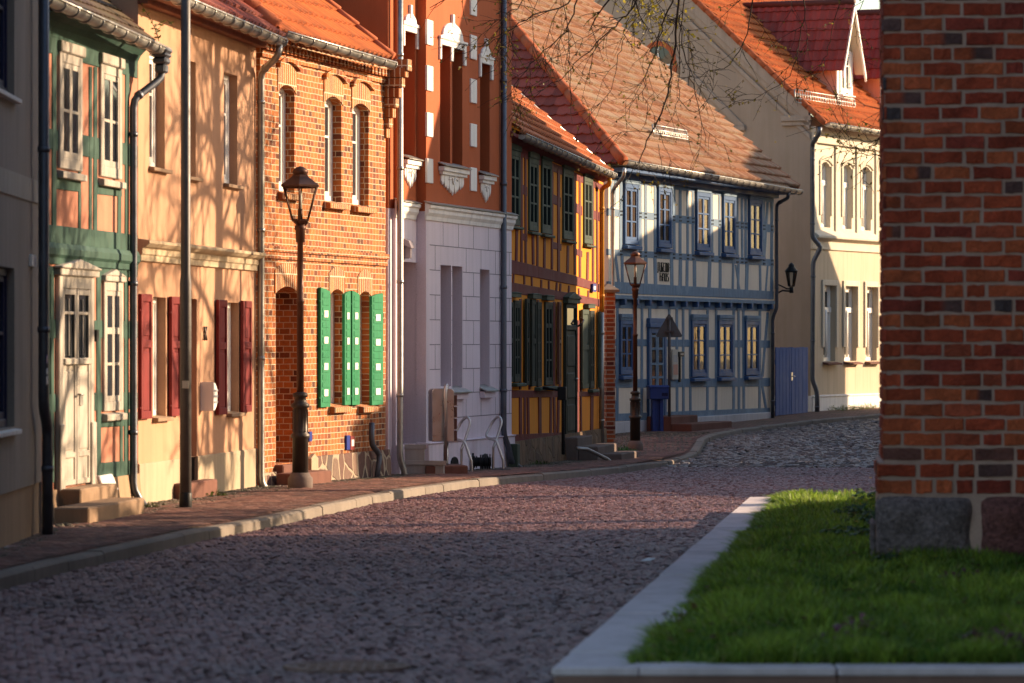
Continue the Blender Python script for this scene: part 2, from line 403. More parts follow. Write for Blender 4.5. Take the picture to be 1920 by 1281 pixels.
def wall_mesh(mb, u0, u1, z0, z1, ops, depth, m=0, mrev=None):
    """a wall with real openings (u0,u1,z0,z1,rise); rise > 0 makes a segmental arch inside the top of the opening"""
    mrev = m if mrev is None else mrev
    us = sorted({u0, u1, *[o[0] for o in ops], *[o[1] for o in ops]}); zs = sorted({z0, z1, *[o[2] for o in ops], *[o[3] for o in ops]})
    us = [u for u in us if u0 <= u <= u1]; zs = [z for z in zs if z0 <= z <= z1]
    for i in range(len(us)-1):
        for j in range(len(zs)-1):
            cu, cz = (us[i]+us[i+1])/2, (zs[j]+zs[j+1])/2
            if any(o[0] < cu < o[1] and o[2] < cz < o[3] for o in ops): continue
            mb.quad((us[i],0,zs[j]), (us[i+1],0,zs[j]), (us[i+1],0,zs[j+1]), (us[i],0,zs[j+1]), m)
    for o in ops:
        a, b, c, d = o[:4]; rise = o[4] if len(o) > 4 else 0
        e = d - rise; D = o[5] if len(o) > 5 else depth
        mb.quad((a,0,c),(a,D,c),(a,D,e),(a,0,e), mrev); mb.quad((b,0,c),(b,0,e),(b,D,e),(b,D,c), mrev)
        mb.quad((a,0,c),(b,0,c),(b,D,c),(a,D,c), mrev)
        n = 8 if rise else 1
        arc = [(a+(b-a)*k/n, e + rise*(1-(2*k/n-1)**2)) for k in range(n+1)]
        for k in range(n):
            p, q = arc[k], arc[k+1]
            mb.quad((p[0],0,p[1]),(p[0],D,p[1]),(q[0],D,q[1]),(q[0],0,q[1]), mrev)
            if rise: mb.quad((p[0],0,p[1]),(q[0],0,q[1]),(q[0],0,d),(p[0],0,d), m)
def shell(mb, u0, u1, z0, ze, depth, ridge, m=0, left=True, right=True):
    """side and back walls with gables; ridge = (y, z) or None"""
    for u in ([u0] if left else []) + ([u1] if right else []):
        pts = [(0, z0), (depth, z0), (depth, ze)] + ([ridge] if ridge else []) + [(0, ze)]
        mb.add([(u, p[0], p[1]) for p in pts], [tuple(range(len(pts)))], m)
    mb.quad((u1,depth,z0),(u0,depth,z0),(u0,depth,ze),(u1,depth,ze), m)

def tiles(name, parent, O, Uv, Vv, lu, lv, mat, pitch=.2, row=.33, amp=.04, step=.035, clip=None, scallop=0.0, jit=.004):
    O, Uv, Vv = Vector(O), Vector(Uv).normalized(), Vector(Vv).normalized(); N = Uv.cross(Vv)
    O, U_, V_, N_ = map(np.array, (O, Uv, Vv, N))
    ns = 6; nu = int(round(lu/pitch)); nr = int(math.ceil(lv/row)); V = []; Q = []; T = []
    base = 0
    tj = rs.rand(nr+1, nu+2)*jit
    for r in range(nr):
        u = np.linspace(0, lu, nu*ns+1); v0 = r*row; v1 = min(lv, v0+row*1.02)
        sft = .5 if (scallop and r % 2) else 0
        ph = (u/pitch + sft) % 1.0
        if scallop:
            w = np.zeros_like(u); dv = -scallop*np.sqrt(np.clip(1-(2*ph-1)**2, 0, 1))
        else:
            w = amp*(.5+.5*np.cos(2*np.pi*ph))**1.4; dv = np.zeros_like(u)
        j = tj[r][np.minimum((u/pitch+sft).astype(int), nu+1)]
        rows = [(v0+dv, w+j-.004), (v0+dv, w+step+j), (np.full_like(u, v1), w*0.9+j)]
        for vi, (vv, h) in enumerate(rows):
            V.append(O[None] + u[:,None]*U_ + vv[:,None]*V_ + h[:,None]*N_)
            T.append(np.stack([u/pitch+sft, np.full_like(u, r+(.04 if vi < 1 else .30 if vi < 2 else .9))], 1))
        n = len(u); i = np.arange(n-1)
        if clip is not None:
            um = (u[:-1]+u[1:])/2; i = i[np.array([clip(a, v0+row*.5) for a in um])] if len(i) else i
        for k in (0, 1):
            a = base+k*n+i; Q.append(np.stack([a, a+1, a+1+n, a+n], 1))
        if r and clip is None or (r and len(i)): a = pbase+2*n+i; Q.append(np.stack([a, a+1, base+i+1, base+i], 1))
        pbase = base; base += 3*n
    return mesh_np(name, np.concatenate(V), np.concatenate(Q), mat, parent, uv=np.concatenate(T), smooth=False)

def gutter(parent, u0, u1, z0, z1, y=-.4, r=.075, mat='zinc', name='gutter'):
    mb = MB(); n = 10; k = max(2, int((u1-u0)/.5))
    for i in range(k):
        a, b = u0+(u1-u0)*i/k, u0+(u1-u0)*(i+1)/k; za, zb = z0+(z1-z0)*i/k, z0+(z1-z0)*(i+1)/k
        vs = []
        for (u, z) in ((a, za), (b-.012, zb)):
            for j in range(n+1):
                t = math.pi + math.pi*j/n
                vs.append((u, y + r*math.cos(t), z + r*math.sin(t)))
        mb.add(vs, [(j, j+1, n+1+j+1, n+1+j) for j in range(n)], 0, True)
        mb.tube([(b-.02, y+(r+.007)*math.cos(math.pi+math.pi*j/n), zb+(r+.007)*math.sin(math.pi+math.pi*j/n)) for j in range(n+1)], .012, 5)
    mb.tube([(u0, y-r, z0+.01), (u1, y-r, z1+.01)], .014, 6)
    for (u, z) in ((u0, z0), (u1, z1)):
        mb.add([(u, y, z)] + [(u, y+r*math.cos(math.pi+math.pi*j/n), z+r*math.sin(math.pi+math.pi*j/n)) for j in range(n+1)], [(0, j+1, j+2) for j in range(n)])
    return mb.build(name, M[mat], parent)
def downpipe(parent, pts, r=.055, mat='zinc', name='downpipe', rings=True):
    mb = MB(); P = []
    for i, p in enumerate(pts):
        p = Vector(p)
        if 0 < i < len(pts)-1:
            a, b = Vector(pts[i-1]), Vector(pts[i+1]); k = .09
            pa = p + (a-p).normalized()*min(k, (a-p).length*.45); pb = p + (b-p).normalized()*min(k, (b-p).length*.45)
            P += [pa, (pa+pb)/4 + p/2, pb]
        else: P.append(p)
    mb.tube(P, r, 10)
    if rings:
        for i in range(len(pts)-1):
            a, b = Vector(pts[i]), Vector(pts[i+1]); L = (b-a).length; d = (b-a).normalized()
            for t in np.arange(.35, L-.1, 1.6): mb.tube([a+d*t, a+d*(t+.05)], r+.008, 10)
    return mb.build(name, M[mat], parent)

def window(par, u0, u1, z0, z1, y, mf, mp, fw=.06, sash=.045, cols=2, rows=(.5,), th=.07, name='window', ms=None, sill=None, head=None, frame_d=None):
    """frame with sash bars and a pane of its own; y is the front of the frame"""
    mb = MB(); ms = ms or mf
    mb.box(u0, u0+fw, y, y+th, z0, z1); mb.box(u1-fw, u1, y, y+th, z0, z1)
    mb.box(u0+fw, u1-fw, y, y+th, z1-fw, z1); mb.box(u0+fw, u1-fw, y, y+th, z0, z0+fw)
    w = mb.build(name, M[mf], par, .006)
    a, b, c, d = u0+fw, u1-fw, z0+fw, z1-fw; thin = th < .05; ys = y+(.006 if thin else .018); sd = .010 if thin else .03
    s = MB()
    for k in range(cols):
        p, q = a+(b-a)*k/cols, a+(b-a)*(k+1)/cols
        s.box(p+.001, p+sash, ys, ys+sd, c, d); s.box(q-sash, q-.001, ys, ys+sd, c, d)
        s.box(p+sash, q-sash, ys, ys+sd, c, c+sash*1.2); s.box(p+sash, q-sash, ys, ys+sd, d-sash, d)
        for f in rows:
            thick = .016
            if f < 0: f = -f; thick = .035
            zz = c+(d-c)*f; s.box(p+sash, q-sash, ys+.002, ys+sd-.002, zz-thick, zz+thick)
    s.build('sash', M[ms], w, .004)
    g = MB(); yp_ = ys+(.008 if thin else .02); g.quad((a, yp_, c), (b, yp_, c), (b, yp_, d), (a, yp_, d)); g.build('pane', M[mp], w)
    if sill:
        ext, proj, hgt, mat = sill; k = MB()
        k.prism_x([(y-proj, z0-hgt), (y+.1, z0-hgt), (y+.1, z0), (y-proj, z0-hgt*.35)], u0-ext, u1+ext); k.build('sill', M[mat], w, .005)
    return w
def shutter(par, u0, u1, z0, z1, y, mat, panels=(.0,.5,1.), name='shutter', mat2=None, squares=None, th=.04, arch=0, boards=False):
    mb = MB(); st = min(.07, (u1-u0)*.22)
    if boards:
        n = 7
        top = [(u1, z1-(arch if arch < 0 else 0)), (u0, z1-(arch if arch > 0 else 0))]
        mb.prism([(u0, z0), (u1, z0), (u1, z1-(.05 if arch > 0 else 0)), ((u0+u1)/2, z1-.015), (u0, z1-(.05 if arch < 0 else 0))], y, y+th)
        for k in range(1, 16):
            zz = z0+(z1-z0)*k/16; mb.box(u0+st, u1-st, y-.006, y-.001, zz-.035, zz+.035)
    else:
        mb.box(u0, u0+st, y, y+th, z0, z1); mb.box(u1-st, u1, y, y+th, z0, z1)
        for f in panels: zz = z0+(z1-z0)*f; zz = min(max(zz, z0+st*.6), z1-st*.6); mb.box(u0+st, u1-st, y, y+th, zz-st*.6, zz+st*.6)
        mb.box(u0+st, u1-st, y+.018, y+th-.002, z0+.01, z1-.01)
        pf = sorted(panels)
        for a, b in zip(pf[:-1], pf[1:]):
            mb.box(u0+st*1.5, u1-st*1.5, y+.008, y+.018, z0+(z1-z0)*a+st*1.3, z0+(z1-z0)*b-st*1.3)
    mb.tube([(u0-.02, y+.02, z0+.12), (u0+.03, y+.02, z0+.12)], .016, 6); mb.tube([(u0-.02, y+.02, z1-.18), (u0+.03, y+.02, z1-.18)], .016, 6)
    if squares:
        w = (u1-u0); zc = (u0+u1)/2
        for f in squares:
            zz = z0+(z1-z0)*f; mb.box(zc-w*.2, zc+w*.2, y-.010, y-.007, zz-.045, zz+.045, 1)
    return mb.build(name, [M[mat], M[mat2 or mat]], par, .004)
def steps(par, name, mat, boxes):
    mb = MB()
    for b in boxes: mb.box(*b)
    return mb.build(name, M[mat], par, .015)

# ================================================================ house 1: grey render, left edge
f = Fac(-260, 24.5, 78, 34.8, 'rendered_house', 'grey rendered house with navy blue windows at the picture edge', 'house')
r = f.root
f1 = f
ops = [(f.U(-60), f.U(27), f.Z(10, 172), f.Z(10, -110), 0, .10), (f.U(-60), f.U(27), f.Z(10, 803), f.Z(10, 500), 0, .10)]
mb = MB(); zt = 7.0
zb, zb2 = f.Z(40, 372), f.Z(40, 328)
wall_mesh(mb, 0, f.L, f.Z(40, 915), zt, ops, .10); shell(mb, 0, f.L, -.3, zt, 8, (4, 10)); mb.build('wall', M['grey_render'], r)
mb = MB(); mb.box(-.01, f.L+.012, -.012, .0, zb, zb2); mb.build('band', M['grey_band'], r)
mb = MB(); mb.box(-.01, f.L-.03, .02, .2, -.4, f.Z(40, 914)); mb.build('plinth', M['tan_plinth'], r)
for o in ops:
    w = window(r, o[0], o[1], o[2], o[3], .06, 'navy', 'glass', .07, .05, 2, (.6,), sill=(.05, .12, .06, 'white'))
mb = MB(); mb.box(f.U(54), f.U(62), -.03, 0, f.Z(60, 500), f.Z(60, 478)); mb.build('junction_box', M['white'], r, .004)
tiles('roof', r, (-.2, -.35, zt), (1,0,0), (0, .75, .66), f.L+.3, 5.5, M['tile_red'])
pb = f.P(88, 1000, -.12)
downpipe(r, [(f.U(82,-.1), -.1, zt), (f.U(82,-.1), -.1, f.Z(82, 765, -.1)), (f.U(89,-.1), -.1, f.Z(88, 800, -.1)), (f.U(89,-.1), -.1, f.ground(f.L)-.02)], .05, 'darkzinc')
mb = MB(); x = f.U(83,-.16)
for (a, b, m) in ((665, 682, 0), (690, 703, 1), (705, 722, 1)):
    mb.prism([(x-.05, f.Z(84, b, -.2)), (x+.03, f.Z(84, b-2, -.2)), (x+.03, f.Z(84, a, -.2)), (x-.05, f.Z(84, a+2, -.2))], -.187, -.183, m)
mb.build('sticker', [M['signblue'], M['white']], r)

# ================================================================ house 2: green timbers, salmon panels
f = Fac(62, 37.2, 258, 41.7, 'timbered_house', 'narrow green timber-framed house with salmon panels and a cream double door', 'house')
r = f.root; f2 = f
e0, e1 = f.U(60), f.L
zt = f.Z(180, 90)
mb = MB(); wall_mesh(mb, 0, e1, -.2, zt+.3, [], .1); shell(mb, 0, e1, -.2, zt+.3, 8, (4, zt+4)); mb.build('wall', M['salmon'], r)
mb = MB()
def beam(pts, off, th=.05): f.q4(mb, pts, off, th)
# horizontals
beam([(70,60),(70,92),(258,147),(258,120)], -.022)
beam([(70,418),(70,455),(258,474),(258,440)], -.024)
beam([(70,236),(70,274),(258,314),(258,272)], -.018)
beam([(104,324),(104,354),(152,360),(152,332)], -.02); beam([(183,341),(183,364),(229,369),(229,347)], -.02)
beam([(70,598),(70,634),(108,634),(108,598)], -.018); beam([(178,600),(178,634),(258,634),(258,602)], -.018)
beam([(70,738),(70,774),(108,772),(108,738)], -.018); beam([(178,736),(178,770),(258,766),(258,735)], -.018)
beam([(184,776),(184,802),(258,797),(258,772)], -.019); beam([(184,868),(184,898),(258,890),(258,862)], -.02)
beam([(70,498),(70,514),(258,520),(258,504)], -.018)
for (x0, x1, a, b) in ((99,107,88,440),(148,153,110,450),(168,173,125,450),(177,183,125,450),(222,228,340,455),(236,243,130,455)):
    beam([(x0,a),(x0+R.uniform(-1,1),b),(x1+R.uniform(-1,1),b),(x1,a)], -.026)
for (x0, x1, a, b) in ((86,94,505,930),(96,102,505,905),(182,190,510,890),(226,231,780,890),(234,242,510,890)):
    beam([(x0,a),(x0,b),(x1,b),(x1,a)], -.026)
mb.build('timber_frame', M['green_beam'], r, .006)
# moulded jetty and coved cornice
mb = MB(); z = f.Z(165, 500); zz = f.Z(165, 462)
mb.prism_x([(0,z),(-.03,z),(-.035,z+(zz-z)*.3),(-.06,z+(zz-z)*.45),(-.06,z+(zz-z)*.75),(-.035,zz),(0,zz)], 0, e1-.12); mb.build('jetty_moulding', M['green_beam'], r, .004)
zc = f.Z(170, 100); zg = f.Z(205, 52, -.25)
mb = MB(); mb.prism_x([(0,zc)] + [(-.24*(1-math.cos(t)), zc+(zg-zc)*math.sin(t)*.98) for t in (0,.3,.6,.9,1.2,1.5)] + [(0,zg)], 0, e1-.02); mb.build('coved_cornice', M['green_beam'], r)
z0g, z1g = f.Z(110, 12, -.3), f.Z(306, 84, -.3)
zavg = (z0g+z1g)/2
gutter(r, f.U(60, -.3), f.U(308, -.3), zavg+.06, zavg-.06, -.3, .07)
tiles('roof', r, (-.1, -.25, zavg+.03), (1,0,0), (0,.76,.65), f.U(290,-.25), 5.4, M['tile_moss'], .18, .16, .006, .02, None, .03)
# rainwater hopper and pipe
uh = f.U(303, -.3); zh = zavg-.1
mb = MB()
for (a, b, c, d) in ((.15,.11,0,.05),(.13,.10,-.05,0),(.12,.09,-.12,-.05),(.09,.07,-.22,-.12)): mb.box(uh-a, uh+a, -.3-b*.85, -.3+b*.85, zh+c, zh+d)
mb.build('rain_hopper', M['darkzinc'], r, .02)
up = f.U(250, -.06)
downpipe(r, [(uh, -.3, zh-.15), (uh, -.3, zh-.27), (up, -.06, zh-.52), (up, -.06, f.Z(250, 920, -.06)), (up+.08, -.16, f.ground(e1)+.02)], .042, 'darkzinc')
for (x0,y0,x1,y1) in ((107,100,155,318),(184,122,229,333)):
    a, b, c, d = f.rect(x0+6,y0,x1,y1,-.03)
    w = window(r, a, b, c, d, -.032, 'oldwhite', 'glass', .11, .055, 2, (.5,), .034, sill=(.03,.04,.10,'oldwhite'))
    h = MB(); h.box(a-.03, b+.03, -.06, 0, d-.01, d+.10); h.build('header', M['oldwhite'], w, .01)
a, b, c, d = f.rect(196,528,231,770,-.03)
w = window(r, a, b, c, d, -.032, 'oldwhite', 'glass', .10, .05, 2, (.34,-.64), .034, sill=(.03,.04,.10,'oldwhite'))
h = MB(); h.box(a-.04, b+.04, -.06, 0, d, d+.06); h.prism([(a-.05,d+.06),(b+.05,d+.06),((a+b)/2,d+.13)], -.065, 0); h.build('header', M['oldwhite'], w, .008)
# the cream double door
a, b, c, d = f.rect(112,527,174,908,-.04); zs = f.Z(140, 912)
mb = MB(); mb.box(a-.03, a+.12, -.05, 0, c-.05, d+.05); mb.box(b-.12, b+.03, -.05, 0, c-.05, d+.05); mb.box(a+.12, b-.12, -.05, 0, d-.08, d+.05)
mb.box(a-.06, a+.13, -.07, -.05, c-.05, c+.62); mb.box(b-.13, b+.06, -.07, -.05, c-.05, c+.62)
dr = mb.build('door', M['oldwhite'], r, .01)
m2 = MB(); mid = (a+b)/2; H = d-.08-c
for (p, q) in ((a+.12, mid-.012), (mid+.012, b-.12)):
    m2.box(p, q, -.03, 0, c, c+H*.63); m2.box(p, p+.07, -.045, -.03, c, d-.08); m2.box(q-.07, q, -.045, -.03, c, d-.08)
    for t in (0.0, .14, .62, .97): m2.box(p+.07, q-.07, -.047, -.028, c+H*t, c+H*t+.055)
    m2.box(p+.1, q-.1, -.04, -.03, c+H*.18, c+H*.58)
    m2.box((p+q)/2-.012, (p+q)/2+.012, -.04, -.02, c+H*.66, c+H*.95); m2.box(p+.07, q-.07, -.04, -.02, c+H*.87, c+H*.885)
    m2.box(p-.0, q, -.07, -.045, c+H*.615, c+H*.645)
m2.build('door_leaf', M['oldwhite'], dr, .006)
m3 = MB(); m3.quad((a+.12,-.022,c+H*.63),(b-.12,-.022,c+H*.63),(b-.12,-.022,d-.09),(a+.12,-.022,d-.09)); m3.build('pane', M['glass'], dr)
m4 = MB(); zk = c+H*.45; m4.box(mid+.08, mid+.2, -.06, -.045, zk-.09, zk+.02); m4.tube([(mid+.03,-.05,zk+.02),(mid+.03,-.10,zk+.02),(mid-.08,-.10,zk+.02)], .012, 6); m4.build('handle', M['zinc'], dr)
m5 = MB(); zp = d+.05; m5.box(a-.10, b+.14, -.08, 0, zp, zp+.07); m5.prism([(a-.13,zp+.07),(b+.17,zp+.07),(b+.17,zp+.09),(mid,zp+.17),(a-.13,zp+.09)], -.10, 0); m5.build('door_pediment', M['oldwhite'], dr, .01)
# plinth, steps, little cover, address letters
mb = MB(); zp = f.Z(220, 893)
mb.prism_x([(.05,-.4),(-.10,-.4),(-.02,zp),(.05,zp)], b+.05, e1); mb.build('plinth', M['tan_plinth'], r); mb = MB(); mb.prism_x([(.05,-.4),(-.12,-.4),(-.03,f.Z(85,920)),(.05,f.Z(85,920))], 0, a-.06); mb.build('plinth', M['tan_plinth'], r)
gz = f.ground((a+b)/2)
steps(r, 'door_step', 'stepstone', [(f.U(152,-.27), f.U(221,-.27), -.27, 0, gz-.1, c-.02), (f.U(151,-.62)+.35, f.U(271,-.62), -.62, -.27, gz-.1, gz+.17)])
mb = MB(); p = f.rect(189,890,214,920,-.05); mb.prism_x([(-.10,p[2]),(0,p[2]),(0,p[3]),(-.03,p[3])], p[0], p[1]); mb.build('vent_cover', M['white'], r, .008)
mb = MB(); p = f.rect(178,618,182,640,-.04); mb.box(p[0], p[1], -.06, -.03, p[2], p[3]); mb.build('bell_plate', M['blacksign'], r)

# ================================================================ house 3: peach render, red shutters
f = Fac(259, 41.8, 480, 48.0, 'rendered_house', 'peach rendered house with dark red shutters and a moulded band', 'house')
r = f.root; f3 = f
zt = (f.Z(258, 8) + f.Z(474, 92))/2
zpl = (f.Z(268, 867)+f.Z(470, 843))/2
ops = []
for (x0,y0,x1,y1) in ((280,97,309,314),(343,113,367,330),(420,138,445,345),(287,557,311,781),(426,567,448,773)):
    ops.append(f.rect(x0,y0,x1,y1)+(0,.17))
dop = f.rect(353,560,369,908)+(0,.22); 
mb = MB(); wall_mesh(mb, 0, f.L, zpl, zt+.2, [o for o in ops]+[(dop[0],dop[1],zpl,dop[3],0,.22)], .17)
shell(mb, 0, f.L, -.3, zt+.2, 8.4, (4.2, zt+4)); mb.build('wall', M['peach'], r)
mb = MB(); mb.box(-.0, dop[0], -.018, .03, -.4, zpl); mb.box(dop[1], f.L, -.018, .03, -.4, zpl); mb.build('plinth', M['pale_plinth'], r, .006)
for i, o in enumerate(ops):
    w = window(r, o[0], o[1], o[2], o[3], .10, 'winwhite', 'glass', .07, .05, 2, (.66,), .07)
    k = MB(); k.prism_x([(-.07,o[2]-.05),(.10,o[2]-.05),(.10,o[2]+.012),(-.07,o[2]-.01)], o[0]-.04, o[1]+.10); k.build('sill', M['stepstone'], w, .005)
mb = MB(); mb.box(dop[0], dop[1], .20, .24, zpl-.3, dop[3]); mb.box(dop[0]+.08, dop[1]-.08, .185, .20, zpl+.3, dop[3]-.9); mb.box(dop[0]+.08, dop[1]-.08, .185, .20, zpl-.2, zpl+.2)
mb.build('door', M['doorbrown'], r, .006)
gz = f.ground((dop[0]+dop[1])/2)
steps(r, 'door_step', 'stepred', [(f.U(352,-.18), f.U(408,-.18), -.18, 0, gz-.2, gz+.19)])
for (x0,y0,x1,y1) in ((262,551,285,785),(319,556,339,780),(407,562,426,777),(453,564,472,772)):
    a, b, c, d = f.rect(x0+3,y0,x1,y1,-.05); shutter(r, a, b, c, d, -.055, 'red_shutter', (0,.60,1.))
za, zb = (f.Z(265,498)+f.Z(478,500))/2, (f.Z(265,449)+f.Z(478,476))/2
mb = MB(); h = zb-za
mb.prism_x([(0,za),(-.035,za),(-.035,za+h*.3),(-.05,za+h*.34),(-.05,za+h*.62),(-.09,za+h*.7),(-.13,za+h*.86),(-.13,zb),(0,zb+.02)], 0, f.L); mb.build('band', M['peach_trim'], r, .004)
ze = (f.Z(365, 10, -.36)+f.Z(522, 76, -.36))/2
mb = MB(); mb.prism_x([(0,zt+.02),(-.12,zt+.02),(-.14,zt+.08),(-.33,ze-.02),(-.33,ze+.03),(0,ze+.05)], -.05, f.L+.05); mb.build('eaves_soffit', M['brown'], r, .006)
ug0, ug1 = f.U(230,-.36), f.U(527,-.36)
gutter(r, ug0, ug1, ze+.05, ze, -.36, .075)
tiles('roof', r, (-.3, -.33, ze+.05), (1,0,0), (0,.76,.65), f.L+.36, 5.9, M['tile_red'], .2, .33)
up = f.U(489.5, -.07)
downpipe(r, [(f.U(524,-.36), -.36, ze-.05), (f.U(522,-.36), -.36, ze-.2), (up, -.07, f.Z(490,135,-.07)), (up, -.07, f.Z(489,905,-.07)), (up+.05,-.12,f.ground(f.L)-.02)], .043, 'zinc')
mb = MB(); p = f.rect(385,613,388,637,-.02); cz = (p[2]+p[3])/2; uu = p[0]
mb.tube([(uu-.06,-.02,p[2]),(uu+.06,-.02,p[3])], .014, 6); mb.tube([(uu+.06,-.02,p[2]),(uu-.06,-.02,p[3])], .014, 6); mb.build('wall_anchor', M['iron'], r)
a, b, c, d = f.rect(384,716,406,770,-.12); mb = MB()
pts = [((a+b)/2-.02+.22*math.sin(t), (c+d)/2+(d-c)/2*math.cos(t)) for t in np.linspace(0, math.pi, 10)]
mb.prism([(p[0], p[1]) for p in pts][::-1], -.16, 0, 0); 
for t in (.3,.5,.7): zz = c+(d-c)*t; mb.box((a+b)/2, (a+b)/2+.19, -.168, -.163, zz-.012, zz+.012, 1)
mb.build('wall_light', [M['winwhite'], M['greysill']], r, .006)

# ================================================================ house 4: orange brick, green shutters
f = Fac(488, 48.3, 723, 53.5, 'brick_house', 'orange brick house with bright green shutters and white-framed arched windows', 'house')
r = f.root; f4 = f
zt = (f.Z(525, 72)+f.Z(712, 128))/2
up_ = [f.rect(523,158,552,360), f.rect(609,180,640,378), f.rect(661,193,691,385)]
lo_ = [f.rect(619,541,643,759), f.rect(673,545,694,759)]
dr_ = f.rect(517,536,558,868)
ops = [o+(.10,.22) for o in up_] + [o+(.09,.22) for o in lo_] + [dr_+(.10,.9)]
zst = (f.Z(600,848)+f.Z(722,848))/2
zb = (f.Z(498,480)+f.Z(721,488))/2
mb = MB(); wall_mesh(mb, 0, f.L, -.3, zt+.1, ops, .22); shell(mb, 0, f.L, -.3, zt+.1, 8, (4, zt+3.5)); mb.build('wall', M['brick4'], r)
for o in ops:          # hood courses and flat arches over the openings
    mb = MB(); a, b, d = o[0], o[1], o[3]; rise = o[4]; n = 8; H = .30
    arc = [(a-.06+(b-a+.12)*k/n, d-rise-.005+rise*(1-(2*k/n-1)**2)) for k in range(n+1)]
    for k in range(n):
        p, q = arc[k], arc[k+1]
        mb.prism([(p[0],p[1]),(q[0],q[1]),(q[0],q[1]+H),(p[0],p[1]+H)], -.014, 0)
    mb.build('window_arch', M['arch4'], r)
mb = MB()
for o in ops[:3]:
    a, b, d = o[0]-.1, o[1]+.1, o[3]+.30; n = 8
    arc = [(a+(b-a)*k/n, d-.11+.10*(1-(2*k/n-1)**2)) for k in range(n+1)]
    for k in range(n):
        p, q = arc[k], arc[k+1]; mb.prism([(p[0],p[1]),(q[0],q[1]),(q[0],q[1]+.07),(p[0],p[1]+.07)], -.06, 0)
mb.box(0, f.L, -.03, 0, zb-.05, zb+.04); mb.box(0, f.L, -.055, 0, zb+.04, zb+.11)
for (t, pr) in ((.0,.03),(.09,.06),(.18,.09)): mb.box(0, f.L, -pr, 0, zt-.24+t, zt-.155+t)
for k in range(int(f.L/.16)): mb.box(k*.16, k*.16+.09, -.085, -.06, zt-.15, zt-.065)
mb.build('brick_moulding', M['brick4'], r)
for i, o in enumerate(ops[:5]):
    w = window(r, o[0], o[1], o[2], o[3], .12, 'winwhite', 'glass', .085, .05, 1 if i < 3 else 2, (.64,) , .08)
    k = MB(); k.prism_x([(-.10,o[2]-.10),(.12,o[2]-.10),(.12,o[2]+.02),(-.10,o[2]-.03)], o[0]-.06, o[1]+.1); k.build('sill', M['arch4'], w, .006)
mb = MB(); a, b, c, d = dr_; mb.box(a, b, .86, .92, c, d); mb.box(a+.1, b-.1, .84, .86, c+.2, c+.9); mb.box(a+.1, b-.1, .84, .86, c+1.05, d-.4); mb.build('door', M['doorbrown'], r, .005)
for (x0,y0,x1,y1,ar) in ((599,539,619,763,1),(644,545,657,759,-1),(658,545,674,759,1),(695,549,718,759,-1)):
    p = f.rect(x0+2,y0,x1,y1,-.045); shutter(r, *p, -.05, 'green_shutter', mat2='white', squares=(.12,.34,.56,.78), boards=True, arch=ar)
gz = f.ground(1.5)
ud0, ud1 = f.U(530,-.3), f.U(622,-.6)
steps(r, 'door_step', 'stepred', [(dr_[0]-.05, dr_[1]+.1, -.12, .3, gz-.2, dr_[2]-.01), (f.U(560,-.42), f.U(622,-.42), -.42, -.12, gz-.2, gz+.17)])
mb = MB(); us = dr_[1]+.35
mb.prism_x([(.0,-.5),(-.10,-.5),(-.05,zst),(0,zst)], us, f.L+.05); mb.prism_x([(.0,-.5),(-.10,-.5),(-.05,zst-.15),(0,zst-.15)], 0, dr_[0]-.12); mb.build('plinth', M['fieldstone'], r)
mb = MB(); p = f.rect(576,850,589,886,-.05); mb.prism([(p[0],p[2]),(p[1],p[2]),(p[1],p[3]-.06),((p[0]+p[1])/2,p[3]),(p[0],p[3]-.06)], -.11, -.05); mb.build('cellar_hatch', M['pale_plinth'], r, .006)
for (x0,y0,x1,y1,m) in ((579,809,584,827,0),(649,816,655,843,0),(656,817,664,843,1)):
    p = f.rect(x0,y0,x1,y1,-.02); mb = MB(); mb.box(p[0], p[1], -.03, 0, p[2], p[3], m)
    if m: mb.box(p[0]+.04, p[1]-.04, -.034, -.031, p[2]+.05, p[3]-.05, 2)
    mb.build('plaque', [M['signblue'], M['red_shutter'], M['white']], r)
pz = f.Z(697,792,-.1); downpipe(r, [(f.U(697,-.1),-.1,pz),(f.U(697,-.1),-.1,f.Z(697,835,-.1)),(f.U(705,-.1),-.16,f.Z(705,852,-.16)),(f.U(706,-.16),-.16,f.ground(f.L)-.03)], .04, 'darkzinc', 'standpipe', False)
ze = (f.Z(533,64,-.32)+f.Z(733,116,-.32))/2
gutter(r, f.U(531,-.32), f.U(735,-.32), ze+.03, ze-.03, -.32, .07)
ur = f.U(736,-.32); ul = f.U(526,-.32)-.1
tiles('roof', r, (ul, -.30, ze+.03), (1,0,0), (0,.77,.64), ur-ul, 5.6, M['tile_bright'], .21, .34, .035, .03)
mb = MB()
for k in range(17): a = Vector((ur-.02, -.33+.77*.34*k, ze+.06+.64*.34*k)); mb.tube([a, a+Vector((0,.77*.37,.64*.37-.02))], [.07,.06], 8)
mb.build('verge_tile', M['ridge'], r)
mb = MB()
for k in range(17): a = Vector((ul, -.30+.77*.34*k, ze+.08+.64*.34*k)); mb.tube([a, a+Vector((0,.77*.37,.64*.37-.02))], [.12,.10], 8)
mb.build('ridge_tile', M['ridge'], r)
mb = MB(); z = zt
for k in range(7): mb.box(f.L-.06-.0*k, f.L+.10, -.30+.045*k, .05, z-.15-k*.14, z-.02-k*.14)
mb.box(f.L-.04, f.L+.14, -.34, -.1, z-.06, z+.1); mb.build('eaves_corbel', M['arch4'], r, .006)
